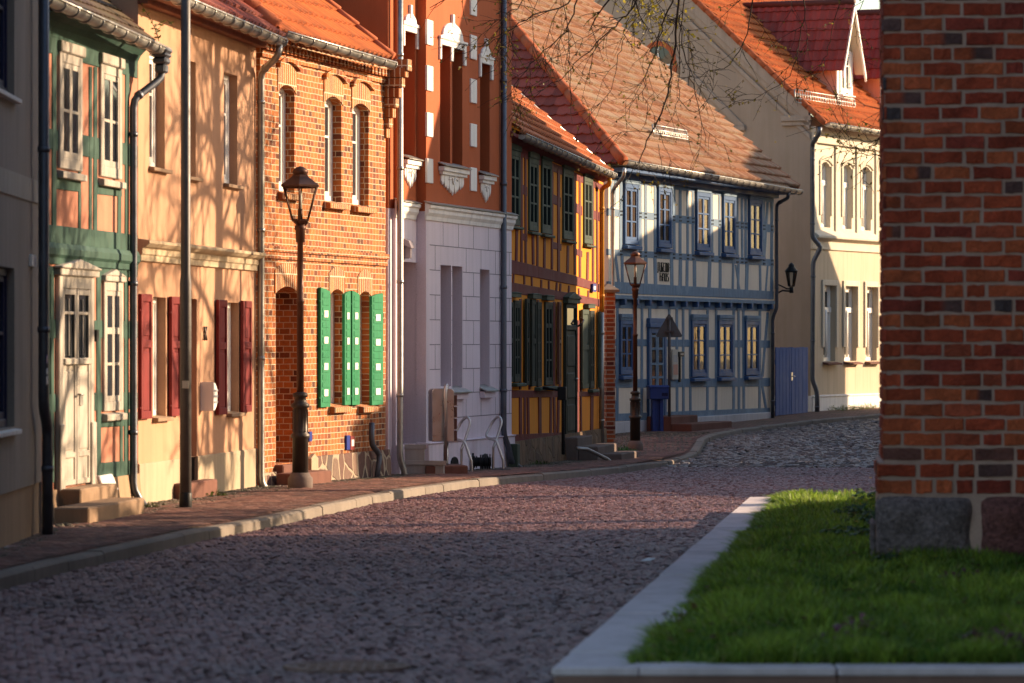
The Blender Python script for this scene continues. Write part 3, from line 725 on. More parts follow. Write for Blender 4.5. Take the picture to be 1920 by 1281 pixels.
# ================================================================ house 5: orange stucco over lilac ground floor
f = Fac(742, 54.2, 943, 60.3, 'stuccoed_house', 'tall orange stuccoed house with white window ornaments over a pale lilac ground floor', 'house')
r = f.root; f5 = f
ZT = 9.5
zc = (f.Z(757,388)+f.Z(942,420))/2
us = f.U(799, -.14)                  # the right bay stands forward from here
opL = [f.rect(756,60,778,292)]; opLd = [f.rect(755,491,782,832)]
opR = [f.rect(825,86,844,304,-.14), f.rect(848,92,867,310,-.14), f.rect(900,120,918,322,-.14)]
opRg = [f.rect(826,497,846,724,-.14), f.rect(848,499,867,727,-.14), f.rect(900,505,918,726,-.14)]
zp = (f.Z(800,829,-.14)+f.Z(938,819,-.14))/2
def shift(o, y): o.location.y += y; return o
mb = MB(); wall_mesh(mb, .08, us, zc, ZT, [o+(0,.34) for o in opL], .3)
shell(mb, .08, f.L, -.3, ZT, 9, (4.5, 13)); 
mR = MB(); wall_mesh(mR, us, f.L, zc, ZT, [o+(0,.34) for o in opR], .3); mR.quad((us,0,zc),(us,.15,zc),(us,.15,ZT),(us,0,ZT))
wl = mb.build('upper_wall', M['orange'], r); shift(mR.build('bay_wall', M['orange'], r), -.14)
mb = MB(); wall_mesh(mb, .0, us, -.3, zc, [o+(0,.45) for o in opLd], .3); mb.quad((0,.0,-.3),(0,2,-.3),(0,2,zc),(0,0,zc)); mb.build('ground_floor_wall', M['lilac'], r)
mR = MB(); wall_mesh(mR, us, f.L, zp, zc, [o+(0,.3) for o in opRg], .3); mR.quad((us,0,zp),(us,.15,zp),(us,.15,zc),(us,0,zc)); shift(mR.build('ground_floor_wall', M['lilac'], r), -.14)
# scored block joints
mb = MB(); zs = np.linspace(zp+.34, zc-.12, 9)
for i, z in enumerate(zs):
    gaps = [(us+.2, f.L)]
    for o in opRg:
        if o[2]-.1 < z < o[3]+.02: gaps = [g for (a, b) in gaps for g in ((a, min(b, o[0]-.02)), (max(a, o[1]+.02), b)) if g[1]-g[0] > .02]
    for a, b in gaps: mb.box(a, b, -.1425, -.14, z-.006, z+.006)
    if opLd[0][3] < z or True:
        mb.box(.05, opLd[0][0]-.01, -.0025, 0, z-.006, z+.006) if opLd[0][0] > .08 else None
        mb.box(opLd[0][1]+.01, us-.01, -.0025, 0, z-.006, z+.006)
    z2 = zs[i+1] if i+1 < len(zs) else zc-.02
    for u in np.arange(us+.5+(i%2)*.45, f.L, .9):
        if not any(o[0]-.02 < u < o[1]+.02 and o[2]-.1 < (z+z2)/2 < o[3]+.1 for o in opRg): mb.box(u-.005, u+.005, -.1427, -.14, z, z2)
mb.build('block_joint', M['lilac_dark'], r)
# cornice with zinc flashing
def cornice(mb, a, b, y):
    mb.prism_x([(y,zc-.13),(y-.02,zc-.13),(y-.03,zc-.07),(y-.06,zc-.02),(y-.06,zc+.03),(y-.09,zc+.05),(y-.09,zc+.09),(y,zc+.13)], a, b)
mb = MB(); cornice(mb, -.05, us-.08, 0); cornice(mb, us-.07, f.L+.03, -.14); mb.build('cornice', M['white'], r, .006)
mb = MB(); mb.prism_x([(0.01,zc+.135),(-.11,zc+.1),(-.11,zc+.11),(.01,zc+.15)], -.05, us-.1); mb.prism_x([(-.13,zc+.135),(-.25,zc+.1),(-.25,zc+.11),(-.13,zc+.15)], us-.09, f.L+.04); mb.build('flashing', M['zinc'], r)
mb = MB(); mb.prism_x([(0,-.5),(-.21,-.5),(-.19,zp-.02),(-.22,zp),(0,zp+.02)], us-.03, f.L+.02); mb.prism_x([(0,-.5),(-.06,-.5),(-.05,zp),(0,zp+.01)], -.02, opLd[0][0]); mb.prism_x([(0,-.5),(-.06,-.5),(-.05,zp),(0,zp+.01)], opLd[0][1], us-.04); mb.build('plinth', M['lilac'], r, .008)
# recessed windows
for o in opL:  window(r, o[0], o[1], o[2], o[3], .24, 'doorbrown', 'glass', .07, .05, 2, (.66,))
for o in opR:  window(r, o[0], o[1], o[2], o[3], .10, 'doorbrown', 'glass', .06, .05, 1, (.66,))
for o in opRg: window(r, o[0], o[1], o[2], o[3], .08, 'greysill', 'glass', .06, .05, 1, (.66,))
a, b, c, d = opLd[0]; mb = MB(); mb.box(a, b, .40, .46, c-.3, d); mb.box(a+.1, (a+b)/2-.04, .385, .40, c+.2, d-.5); mb.box((a+b)/2+.04, b-.1, .385, .40, c+.2, d-.5); mb.build('door', M['doorbrown'], r, .006)
# white hoods, sills and aprons
def hood(a, b, d, y, hh, arch):
    h = MB(); e = .13; t = .13
    h.box(a-e*.7, a-.01, y-.035, y, d-.22, d+t); h.box(b+.01, b+e, y-.035, y, d-.22, d+t); h.box(a-.01, b+.01, y-.035, y, d, d+t)
    h.box(a-e*.7-.03, b+e+.03, y-.05, y-.035, d+t-.05, d+t)
    m = (a+b)/2; w = (b-a)/2+.02
    pts = [(m-w, d+t)] + [(m+w*.86*math.cos(t_), d+t+hh*math.sin(t_)) for t_ in np.linspace(0, math.pi, 11)][::1]
    pts = [(m+w, d+t)] + [(m+w*.86*math.cos(t_), d+t+.02+hh*math.sin(t_)) for t_ in np.linspace(0, math.pi, 11)] + [(m-w, d+t)]
    h.prism(pts, y-.037, y)
    h.box(m-.05, m+.05, y-.045, y, d+t+hh, d+t+hh+.15); h.box(m-.075, m+.075, y-.05, y, d+t+hh-.04, d+t+hh+.02)
    h.build('window_hood', M['white'], r, .006)
def apron(a, b, c, y):
    k = MB(); k.prism_x([(y-.12,c-.06),(y+.05,c-.0),(y+.05,c+.02),(y-.12,c-.045)], a-.1, b+.12); k.build('sill', M['zinc'], r)
    k = MB(); k.box(a-.08, b+.1, y-.09, y, c-.13, c-.065); k.box(a-.05, b+.07, y-.06, y, c-.18, c-.13)
    n = 9; w = b-a
    top = [(a+w*i/n, c-.24) for i in range(n+1)]
    for i in range(n):
        p, q = a+w*i/n, a+w*(i+1)/n; m = (p+q)/2; t = 1-abs((m-(a+b)/2)/(w/2))
        dp = .10+.15*t
        k.prism([(p, c-.18), (p, c-.18-dp*.8), (m, c-.18-dp-.04), (q, c-.18-dp*.8), (q, c-.18)], y-.025-.008*(i%2), y)
    k.tube([(a+w*.3, y-.035, c-.24), (a+w*.42, y-.04, c-.21), (a+w*.5, y-.035, c-.30), (a+w*.58, y-.04, c-.21), (a+w*.7, y-.035, c-.24)], .014, 5)
    k.build('window_apron', M['white'], r, .004)
o = opL[0]; hood(o[0], o[1], o[3], 0, .11, 0); apron(o[0], o[1], o[2], 0)
hood(opR[0][0], opR[1][1], (opR[0][3]+opR[1][3])/2, -.14, .21, 1); apron(opR[0][0], opR[1][1], (opR[0][2]+opR[1][2])/2, -.14)
hood(opR[2][0], opR[2][1], opR[2][3], -.14, .11, 0); apron(opR[2][0], opR[2][1], opR[2][2], -.14)
mb = MB(); m0, m1 = opR[0][1], opR[1][0]; mb.box(m0, m1, -.165, -.14, opR[0][3]-.2, opR[0][3]+.05); mb.build('window_hood', M['white'], r, .004)
for (x0, x1, lst) in ((800,812,((37,84),(123,170),(211,256),(297,343))), (883,894,((-20,29),(66,111),(148,193),(232,275),(314,358)))):
    for (y0, y1) in lst:
        p = f.rect(x0,y0,x1,y1,-.16); mb = MB(); mb.box(p[0] if x0 > 850 else us-.02, p[1], -.165, -.13, p[2], p[3]); mb.build('quoin', M['white'], r, .006)
for (a, b) in ((opRg[0][0], opRg[1][1]), (opRg[2][0], opRg[2][1])):
    c = opRg[0][2]; k = MB(); k.prism_x([(-.27,c-.11),(-.06,c-.02),(-.06,c+.0),(-.27,c-.09)], a-.03, b+.1); k.build('sill', M['zinc'], r)
    k = MB(); k.box(a-.0, b+.06, -.22, -.14, c-.20, c-.10); k.build('sill_block', M['lilac'], r, .005)
mb = MB(); p = f.rect(766,446,776,484,-.1); m = (p[0]+p[1])/2; h = p[3]-p[2]
mb.prism_x([(-.0,p[3]),(-.09,p[3]-.04),(-.13,p[3]-.14),(-.12,p[3]-.15),(-.0,p[3]-.1)], m-.1, m+.1); mb.box(m-.04, m+.04, -.1, 0, p[2], p[3]-.12); mb.build('wall_light', M['lilac_dark'], r, .008)
mb = MB()
for (y0,y1) in ((630,645),(654,674)):
    p = f.rect(786,y0,790,y1,0); mb.box(p[0], p[1], -.02, 0, p[2], p[3])
mb.build('door_bell', M['blacksign'], r)
gz = f.ground(1.0); a, b, c, d = opLd[0]
steps(r, 'door_step', 'stepgrey', [(a-.05, f.U(796,-.34), -.34, .0, gz+.2, c), (a-.05, f.U(834,-.62), -.62, -.04, gz-.1, gz+.17)])
mb = MB()
for s_ in (0,): mb.box(a-.08, f.U(798,-.36), -.37, -.0, c-.06, c+.005); mb.box(a-.08, f.U(836,-.65), -.66, -.0, gz+.15, gz+.21)
mb.build('step_nosing', M['stepgrey'], r, .02)
for (x0,y0,x1,y1) in ((847,856,861,880),(905,850,918,880)):
    p = f.rect(x0,y0,x1,y1,-.22); pts = [(p[0],p[2]),(p[1],p[2])]+[((p[0]+p[1])/2+(p[1]-p[0])/2*math.cos(t), p[3]-.12+.12*math.sin(t)) for t in np.linspace(0,math.pi,7)]
    mb = MB(); mb.prism(pts, -.216, -.1); mb.build('cellar_vent', M['blacksign'], r)
u = f.U(750,-.08)
downpipe(r, [(u,-.08,ZT),(u,-.08,f.Z(748,862,-.08)),(u+.06,-.13,f.ground(.3)+.05),(u+.06,-.13,f.ground(.3)-.05)], .045, 'zinc')
u = f.U(944.5,-.2)
downpipe(r, [(u,-.2,ZT),(u,-.2,f.Z(945,815,-.2)),(u+.1,-.26,f.Z(950,840,-.26)),(u+.15,-.28,f.Z(952,866,-.26)),(u+.35,-.38,f.ground(f.L)+.0)], .047, 'darkzinc')
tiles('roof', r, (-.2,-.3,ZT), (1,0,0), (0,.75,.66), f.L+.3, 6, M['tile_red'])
# wall strip beside the brick house
mb = MB(); mb.box(-.22, -.02, .05, 2.5, -.3, zc); mb.build('side_wall', M['lilac'], r); mb = MB(); mb.box(-.22, .075, .05, 9, zc, ZT-.02); mb.build('side_wall', M['orange'], r)

# ================================================================ house 6: yellow panels, dark red timbers
f = Fac(949, 60.6, 1131, 70.8, 'timbered_house', 'yellow timber-framed house with dark red beams and near black shutters', 'house')
r = f.root; f6 = f
T = (100/1150.0)/ (1) * .16                 # the old house has sunk towards its far end
zeL, zeR = f.Z(956,246,-.22), f.Z(1148,328,-.22)
mb = MB(); wall_mesh(mb, 0, f.L, -.5, zeR-.1, [], .1); mb.quad((0,0,zeR-.1),(f.L,0,zeR-.1),(f.L,0,zeR),(0,0,zeL)); shell(mb, 0, f.L, -.5, zeR-.1, 9, (4.5, zeR+3.3)); mb.build('wall', M['yellow'], r)
mb = MB()
def beam(pts, off, th=.05): f.q4(mb, pts, off, th)
def lerp(xa, ya, xb, yb, x): return ya + (yb-ya)*(x-xa)/(xb-xa)
# long horizontals, given at both ends and in the middle
def rail(pts_top, pts_bot, off):
    for (a, b, c, d) in zip(pts_top[:-1], pts_top[1:], pts_bot[:-1], pts_bot[1:]):
        beam([a, c, d, b], off)
rail([(949,262),(1040,306),(1131,346)], [(949,280),(1040,322),(1131,358)], -.02)
rail([(949,484),(1010,499),(1080,517),(1131,534)], [(949,511),(1010,521),(1080,535),(1131,549)], -.03)
rail([(949,527),(1010,538),(1080,551),(1131,562)], [(949,549),(1010,556),(1080,566),(1131,576)], -.024)
rail([(949,731),(1060,733),(1131,735)], [(949,746),(1060,744),(1131,742)], -.026)
rail([(949,815),(1060,810),(1131,808)], [(949,836),(1060,828),(1131,824)], -.026)
for (xa, ya, xb, yb, h) in ((978,344,989,350,18),(1034,362,1052,370,18),(1076,378,1092,386,18),(1112,393,1131,400,17),
                            (978,436,989,440,13),(1034,452,1053,457,13),(1076,464,1092,470,12)):
    beam([(xa,ya),(xa,ya+h),(xb,yb+h),(xb,yb)], -.02)
for (x, w, ya, yb) in ((979,2.6,285,495),(986,2.6,288,497),(1009.5,2.4,300,500),(1036.5,2.6,310,505),(1048,3.2,315,510),(1078,3,328,515),(1088,2.8,332,520),(1113,2.6,344,528),(1120,2.6,347,530),
                       (970,3,430,492),(1000,3,440,496),(1022,3,446,502),(1066,3,460,512),(1103,3,472,524),(1128,4,350,820),(952,4,280,820),
                       (964,2,512,530),(984,2,516,533),(998,2,519,536),(1016,2,524,541),(1030,2,526,543),(1045,2,529,546),(1052,2,531,548),(1068,2,535,551),(1086,2,540,556),(1104,2,544,560),
                       (977,2.6,560,730),(993.5,2.2,560,730),(1010,2.6,562,730),(1040,2.6,565,730),(1050,3,566,730),(1085,2.6,600,735),(1091,2.2,600,735),
                       (977,4,744,820),(985,3,744,820),(991,3,744,818),(1013,4,744,816),(1034,3,744,815),(1040,3,744,814),(1048,3,744,812),(1084,3.4,742,812),(1090,2,742,812),(1111,4,742,812)):
    w *= 1.25; q = R.uniform(-1.2,1.2); beam([(x-w/2,ya),(x-w/2+q,yb),(x+w/2+q,yb),(x+w/2,ya)], -.036)
mb.build('timber_frame', M['red_beam'], r, .006)
for (x0,y0,x1,y1) in ((953,282,976,422),(989,297,1010,433),(1013,300,1035,438),(1053,317,1076,449),(1092,332,1112,457)):
    a,b,c,d = f.rect(x0+4,y0,x1,y1,-.03)
    w = window(r,a,b,c,d,-.034,'dkgreen','dull_glass',.09,.05,2,(.36,.66),.036,sill=(.03,.05,.06,'dkgreen'))
    h = MB(); h.box(a-.03,b+.03,-.05,0,d,d+.09); h.prism([(a-.03,d+.09),(b+.03,d+.09),((a+b)/2,d+.13)], -.05, 0); h.build('header', M['dkgreen'], w, .005)
wl = [(962,563,977,716),(1005,566,1016,724),(1020,566,1037,722),(1104,582,1115,728)]
for (x0,y0,x1,y1) in wl:
    a,b,c,d = f.rect(x0+3,y0,x1,y1,-.03)
    w = window(r,a,b,c,d,-.034,'blackgreen','dull_glass',.07,.05,2,(.28,.52,-.74),.036,sill=(.15,.07,.07,'dkgreen'))
for (x0,y0,x1,y1,m) in ((949,566,962,716,'blackgreen'),(985,560,992,722,'blackgreen'),(995,561,1005,724,'blackgreen'),(1046,566,1052,720,'doorbrown'),(1090,580,1104,728,'dkgreen'),(1122,584,1127,728,'dkgreen')):
    a,b,c,d = f.rect(x0+2,y0,x1,y1,-.06); shutter(r,a,b,c,d,-.07,m,(0,.52,1.))
for (x0,y0,x1,y1) in ((949,543,978,557),(992,546,1016,560),(1018,549,1040,563),(1096,566,1117,578)):
    a,b,c,d = f.rect(x0+8,y0,x1,y1,-.1); h = MB(); h.box(a,b,-.10,0,c,c+(d-c)*.55); h.prism([(a-.02,c+(d-c)*.55),(b+.02,c+(d-c)*.55),(b+.02,c+(d-c)*.65),((a+b)/2,d-.03),(a-.02,c+(d-c)*.65)], -.11, 0); h.build('window_hood', M['dkgreen'], r, .006)
a,b,c,d = f.rect(1061,569,1082,818,-.05)
mb = MB(); mb.box(a,a+.10,-.06,0,c,d); mb.box(b-.10,b,-.06,0,c,d); mb.box(a+.1,b-.1,-.06,0,d-.08,d); zt_ = c+(d-c)*.80; mb.box(a+.1,b-.1,-.058,0,zt_,zt_+.09)
dr = mb.build('door', M['blackgreen'], r, .008)
mb = MB(); m = (a+b)/2; mb.box(a+.1,b-.1,-.03,0,c,zt_)
for (p,q) in ((.05,.30),(.36,.60),(.66,.95)): mb.box(a+.2,b-.2,-.05,-.03,c+(zt_-c)*p,c+(zt_-c)*q)
mb.build('door_leaf', M['blackgreen'], dr, .01)
mb = MB(); mb.quad((a+.1,-.03,zt_+.09),(b-.1,-.03,zt_+.09),(b-.1,-.03,d-.08),(a+.1,-.03,d-.08)); mb.build('pane', M['glass'], dr)
mb = MB(); mb.tube([(b-.25,-.05,c+1.0),(b-.25,-.1,c+1.0),(b-.42,-.1,c+1.0)], .015, 6); mb.build('handle', M['zinc'], dr)
h = MB(); h.box(a-.04,b+.06,-.10,0,d,d+.08); h.prism([(a-.06,d+.08),(b+.08,d+.08),(b+.08,d+.11),(m,d+.20),(a-.06,d+.11)], -.12, 0); h.build('door_pediment', M['dkgreen'], r, .006)
gz = f.ground(f.U(1070)); cz = c
steps(r,'door_step','stepdark',[(a-.15,b+.25,-.28,0,gz-.2,cz), (a-.1,b+1.1,-.62,-.28,gz-.2,gz+.26), (a+.5,b+1.3,-.95,-.62,gz-.25,gz+.12)])
mb = MB(); uu = f.U(1056,-.45); mb.tube([(uu,-.45,gz+.2),(uu,-.45,gz+1.25),(uu+.05,-.1,gz+1.3)], .03, 8); mb.box(uu-.05,uu+.12,-.5,-.36,gz+1.1,gz+1.32); mb.build('letter_box', M['blacksign'], r, .01)
mb = MB(); mb.tube([(a-.7,-.35,gz+.25),(a-.45,-.5,gz+.22),(a-.2,-.8,gz+.05),(a-.1,-.95,gz-.1)], .035, 8); mb.build('hand_rail', M['zinc'], r)
zpl = (f.Z(952,833)+f.Z(1115,822))/2+.13
mb = MB(); mb.prism_x([(.05,-.8),(-.12,-.8),(-.06,zpl-.03),(.05,zpl-.03)], 0, f.L); mb.build('plinth', M['darkstone'], r)
u = f.U(968,-.3); mb = MB(); mb.box(u-.12,u+.12,-.34,-.2,f.ground(u)-.1,f.Z(968,832,-.3)); mb.build('plinth_post', M['dkgreen'], r, .01)
a,b,c,d = f.rect(1112,532,1118,547,-.06); mb = MB(); mb.box(a,b,-.06,-.03,c,d); mb.box(a+.06,b-.06,-.064,-.061,c+.04,d-.04,1); mb.build('number_plate', [M['signblue'], M['white']], r)
mb = MB(); p = f.rect(1083,600,1087,612,-.05); mb.tube([(p[0],-.05,p[2]),(p[0],-.12,p[2]+.05),(p[1],-.12,p[3]),(p[1],-.04,p[3]+.05)], .018, 6); mb.build('hook', M['iron'], r)
sl = (zeR-zeL)/f.L
mb = MB(); mb.add([(-.4,-.19,zeL-.04),(f.L,-.19,zeR-.04),(f.L,0,zeR-.12),(-.4,0,zeL-.12),(-.4,-.19,zeL+.0),(f.L,-.19,zeR+.0),(f.L,0,zeR+.15),(-.4,0,zeL+.15)], [(0,3,2,1),(4,5,6,7),(0,1,5,4),(1,2,6,5),(2,3,7,6),(3,0,4,7)]); mb.build('eaves_soffit', M['red_beam'], r)
u0, u1 = .05, f.U(1149,-.24)
gutter(r, u0, u1, zeL+sl*u0, zeL+sl*u1, -.24, .075, 'zinc')
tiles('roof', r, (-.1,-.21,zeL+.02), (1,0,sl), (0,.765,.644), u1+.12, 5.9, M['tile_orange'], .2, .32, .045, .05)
mb = MB(); mb.tube([(u1+.03,-.23,zeR+.05),(u1+.03,4.27,zeR+.05+3.79)], .035, 6); mb.build('verge_strip', M['zinc'], r)
up = f.U(1128.5,-.07)
zk = f.Z(1128,585,-.07)
downpipe(r,[(f.U(1143,-.24),-.24,zeR-.08),(f.U(1143,-.24),-.24,zeR-.2),(up,-.07,f.Z(1130,352,-.07)),(up,-.07,zk)], .043, 'yellowpipe')
downpipe(r,[(up,-.07,zk-.005),(up,-.07,f.ground(f.L)-.1)], .044, 'zinc')

# ================================================================ house 7: blue timbers, pale panels
f = Fac(1141, 78.3, 1451, 90.3, 'timbered_house', 'pale timber-framed house with blue beams and blue windows under a big orange roof', 'house')
r = f.root; f7 = f
ze = (f.Z(1160,308,-.4)+f.Z(1480,350,-.4))/2
zt = ze-.12
zj = (f.Z(1150,560)+f.Z(1445,570))/2         # the jetty
zpl = (f.Z(1150,788)+f.Z(1440,776))/2
mb = MB(); wall_mesh(mb, 0, f.L, zj, zt+.2, [], .1)
mb.add([(0,0,zj),(0,9,zj),(0,9,zt),(0,0,zt)],[(0,1,2,3)]); mb.add([(f.L,0,-.5),(f.L,13,-.5),(f.L,13,zt),(f.L,6.5,zt+5.6),(f.L,0,zt)],[(0,1,2,3,4)])
mb.quad((0,0,zj),(f.L,0,zj),(f.L,.12,zj),(0,.12,zj))
mb.quad((0,.10,-.5),(f.L,.10,-.5),(f.L,.10,zj),(0,.10,zj)); mb.add([(0,.1,-.5),(0,9,-.5),(0,9,zj),(0,.1,zj)],[(0,1,2,3)]); mb.build('wall', M['cream'], r)
mb = MB()
mb.box(0, f.L, .04, .1, -.6, zpl); mb.build('plinth', M['plinth_grey'], r, .01)
mb = MB()
def hb(ya, yb, y0l, y1l, y0r, y1r, off, xa=1141, xb=1451):
    f.q4(mb, [(xa,y0l),(xa,y1l),(xb,y1r),(xb,y0r)], off, .05)
def xr(x, l, rr): return l + (rr-l)*(x-1141)/310.0
hb(0,0,316,338,364,380,-.02)
hb(0,0,390,404,421,436,-.018)
hb(0,0,466,478,486,499,-.02)
hb(0,0,527,549,546,561,-.03)
hb(0,0,558,577,567,583,.088)
hb(0,0,635,648,638,652,.091)
hb(0,0,711,727,708,724,.090)
hb(0,0,776,790,764,778,.089)
up_s = [(1146,1150),(1163,1167),(1199,1203),(1209,1213),(1227,1231),(1262,1266),(1274,1278),(1288,1291),(1298,1301),(1334,1337),(1348,1351),(1381,1384),(1390,1393),(1397,1400),(1431,1434),(1446,1450)]
for (a, b) in up_s:
    a -= .5; b += .5; q = R.uniform(-1,1); f.q4(mb, [(a,xr(a,330,372)),(a+q,xr(a,470,490)),(b+q,xr(b,470,490)),(b,xr(b,330,372))], -.026)
for (a, b) in [(1165,1169),(1209,1214),(1226,1231),(1257,1262),(1274,1279),(1287,1291),(1300,1305),(1329,1334),(1349,1353),(1374,1377),(1384,1387),(1399,1404),(1424,1427),(1446,1450)]:
    a -= .4; b += .4; q = R.uniform(-1.5,1.5); f.q4(mb, [(a,xr(a,474,494)),(a+q,xr(a,532,550)),(b+q,xr(b,532,550)),(b,xr(b,474,494))], -.026)
for (xa, ya, xb, yb, w) in ((1154,340,1150,468,4),(1154,474,1161,532,4.5),(1380,496,1388,549,3),(1440,372,1433,490,4),(1440,497,1436,549,3)):
    f.q4(mb, [(xa-w/2,ya),(xb-w/2,yb),(xb+w/2,yb),(xa+w/2,ya)], -.023)
for (a, b) in [(1141,1146),(1157,1160),(1188,1192),(1203,1206),(1217,1221),(1254,1257),(1268,1271),(1280,1283),(1293,1296),(1326,1329),(1342,1345),(1375,1378),(1384,1387),(1393,1396),(1424,1427),(1446,1450)]:
    a -= .5; b += .5; q = R.uniform(-1,1); f.q4(mb, [(a,xr(a,572,580)),(a+q,xr(a,784,770)),(b+q,xr(b,784,770)),(b,xr(b,572,580))], .086)
for (xa, ya, xb, yb, w) in ((1440,585,1430,706,4),(1430,724,1437,768,4),(1152,650,1158,712,4),(1150,728,1156,778,4)):
    f.q4(mb, [(xa-w/2,ya),(xb-w/2,yb),(xb+w/2,yb),(xa+w/2,ya)], .0875)
mb.box(-.03, f.L+.03, -.025, .10, zj, zj+.08)
for k in range(15): u = .2+k*(f.L-.4)/14; je = MB(); je.box(u-.06,u+.06,-.035,.099,zj-.12,zj-.002); je.build('joist_end', M['blue_win'], r, .012)
for (a, b) in up_s:
    for yy in ((397,428),(472,492)):
        for dx in (0.8, 3.2):
            for dy in (-3.4, 3.4):
                u, z = f.P(a+dx, xr(a,*yy)+dy, -.015); mb.box(u-.02,u+.02,-.024,-.005,z-.018,z+.018,1)
mb.build('timber_frame', [M['blue_beam'], M['blacksign']], r, .004)
def bluewin(x0,y0,x1,y1,off,door=False):
    a,b,c,d = f.rect(x0+3,y0,x1,y1,off-.05)
    w = window(r,a,b,c,d,off-.06,'blue_win','clear',.09,.055,2,(.36,.66),.06,'window','blue_win',sill=(.03,.06,.10,'blue_win'))
    h = MB(); h.box(a-.02,b+.02,off-.07,off,d,d+.05); h.box(a-.03,b+.03,off-.085,off,d+.05,d+.13); h.build('header', M['blue_beam'], w, .006)
    n = 24
    for (p,q) in ((a+.12,(a+b)/2-.08),((a+b)/2+.09,b-.12)):
        cu = MB(); zz = (c+.1, d-.1)
        us_ = [p+(q-p)*i/n for i in range(n+1)]; ys = [off-.013+.006*math.sin(i*1.9+x0) for i in range(n+1)]
        for i in range(n): cu.quad((us_[i],ys[i],zz[0]),(us_[i+1],ys[i+1],zz[0]),(us_[i+1],ys[i+1],zz[1]),(us_[i],ys[i],zz[1]))
        cu.build('curtain', M['curtain'], w)
    k = MB(); k.quad((a,off-.004,c),(b,off-.004,c),(b,off-.004,d),(a,off-.004,d)); k.build('dark_room_sheet', M['navy'], w)  # flat navy sheet standing in for the unlit room behind the panes
for q in ((1169,345,1198,458),(1232,352,1260,464),(1304,361,1333,470),(1354,368,1380,474),(1403,374,1430,478)): bluewin(*q, -.0)
for q in ((1161,600,1189,702),(1295,600,1326,706),(1345,601,1375,705),(1396,602,1424,703)): bluewin(*q, .1)
a,b,c,d = f.rect(1221,614,1254,782,.0)
mb = MB(); mb.box(a,a+.14,.04,.1,c,d); mb.box(b-.14,b,.04,.1,c,d); mb.box(a+.14,b-.14,.04,.1,d-.12,d); mb.box(a-.04,b+.04,.0,.1,d,d+.09); mb.box(a-.02,b+.02,.02,.1,d+.09,d+.2)
dr = mb.build('door', M['blue_win'], r, .008)
mb = MB(); m = (a+b)/2
for (p,q) in ((a+.15,m-.01),(m+.01,b-.15)):
    mb.box(p,p+.09,.055,.08,c,d-.12); mb.box(q-.09,q,.055,.08,c,d-.12)
    for t in (0,.22,.46,.62,.80,.95): mb.box(p+.09,q-.09,.055,.08,c+(d-.12-c)*t,c+(d-.12-c)*t+(.4 if t==0 else .05))
mb.build('door_leaf', M['blue_beam'], dr, .005)
mb = MB(); mb.quad((a+.14,.07,c),(b-.14,.07,c),(b-.14,.07,d-.12),(a+.14,.07,d-.12)); mb.build('pane', M['glass'], dr)
gz = f.ground((a+b)/2)
steps(r,'door_step','stepred',[(a-.2,b+.5,-.5,.04,gz-.2,max(c,gz+.30)),(a-.2,b+1.6,-.95,-.5,gz-.2,gz+.15)])
# notices beside the door
a,b,c,d = f.rect(1259,655,1270,711,.07); mb = MB(); mb.box(a,b,.045,.07,c,d); mb.box(a+.05,b-.05,.040,.044,c+.1,c+(d-c)*.5,1); mb.box(a+.08,b-.1,.040,.044,c+(d-c)*.58,d-.12,2); mb.build('notice', [M['poster'], M['pink'], M['greysill']], r)
a,b,c,d = f.rect(1275,659,1284,716,.0); mb = MB(); mb.box(a,b,.01,.09,c+.55,d); mb.box(a+.07,b-.06,.004,.009,c+.62,d-.07,1); mb.box((a+b)/2-.05,(a+b)/2+.03,.04,.09,c,c+.55); mb.build('notice_case', [M['blacksign'], M['poster']], r, .008)
# angular lettering on a panel of the upper floor: JUGEND- / HAUS
LET = {'J': [(1,6,1,1),(1,1,.3,-.6),(.2,6,1,6)], 'U': [(0,6,0,1),(0,1,1,0),(1,0,1.4,.6),(1.6,6,1.6,0),(-.3,5.6,0,6)], 'G': [(1.4,5.6,.6,6),(.6,6,0,5),(0,5,0,1),(0,1,.8,0),(.8,0,1.5,.6),(1.5,.6,1.5,3),(1.5,3,.8,3.2)],
       'E': [(1.3,5.5,.6,6),(.6,6,0,5),(0,5,0,1),(0,1,.7,0),(.7,0,1.4,.7),(0,3.2,1.1,3.4)], 'N': [(0,0,0,6),(-.3,5.5,.2,6),(0,5.4,1.5,.6),(1.5,0,1.5,6)], 'D': [(0,0,0,5.6),(-.3,6,.9,6),(.9,6,1.6,5),(1.6,5,1.6,1),(1.6,1,.8,0),(.8,0,0,.3)],
       '-': [(0,3,.9,3.1)], 'H': [(0,0,0,6.3),(0,3.6,.9,4),(.9,4,1.6,3),(1.6,3,1.6,0),(1.6,4,1.6,6)], 'A': [(0,0,0,4.8),(0,4.8,.8,6),(.8,6,1.6,5.2),(1.6,5.2,1.6,0),(0,2.6,1.6,2.8)], 'S': [(1.5,5.4,.7,6),(.7,6,0,5),(0,5,.1,3.7),(.1,3.7,1.4,2.7),(1.4,2.7,1.5,1),(1.5,1,.7,0),(.7,0,-.1,.7)]}
def write(mb, text, u0, z0, w, h):
    n = sum(1.0 if ch == '-' else 1.75 for ch in text); k = w/(n*1.35); x = u0; t = .075*k
    for ch in text:
        for (xa,ya,xb,yb) in LET[ch]:
            p, q = Vector((x+xa*k, z0+ya*h/6)), Vector((x+xb*k, z0+yb*h/6)); dd = (q-p); nn = Vector((t, t*.35)) if abs(dd.x) < abs(dd.y) else Vector((t*.35, t*.8))
            pts = [p-nn, q-nn, q+nn, p+nn]
            ar = sum(pts[i].x*pts[(i+1)%4].y-pts[(i+1)%4].x*pts[i].y for i in range(4))
            if ar < 0: pts.reverse()
            yj = -.03-.0007*(len(mb.v) % 17); mb.prism([(v.x, v.y) for v in pts], yj, yj+.02)
        x += (1.0 if ch == '-' else 1.75)*1.35*k
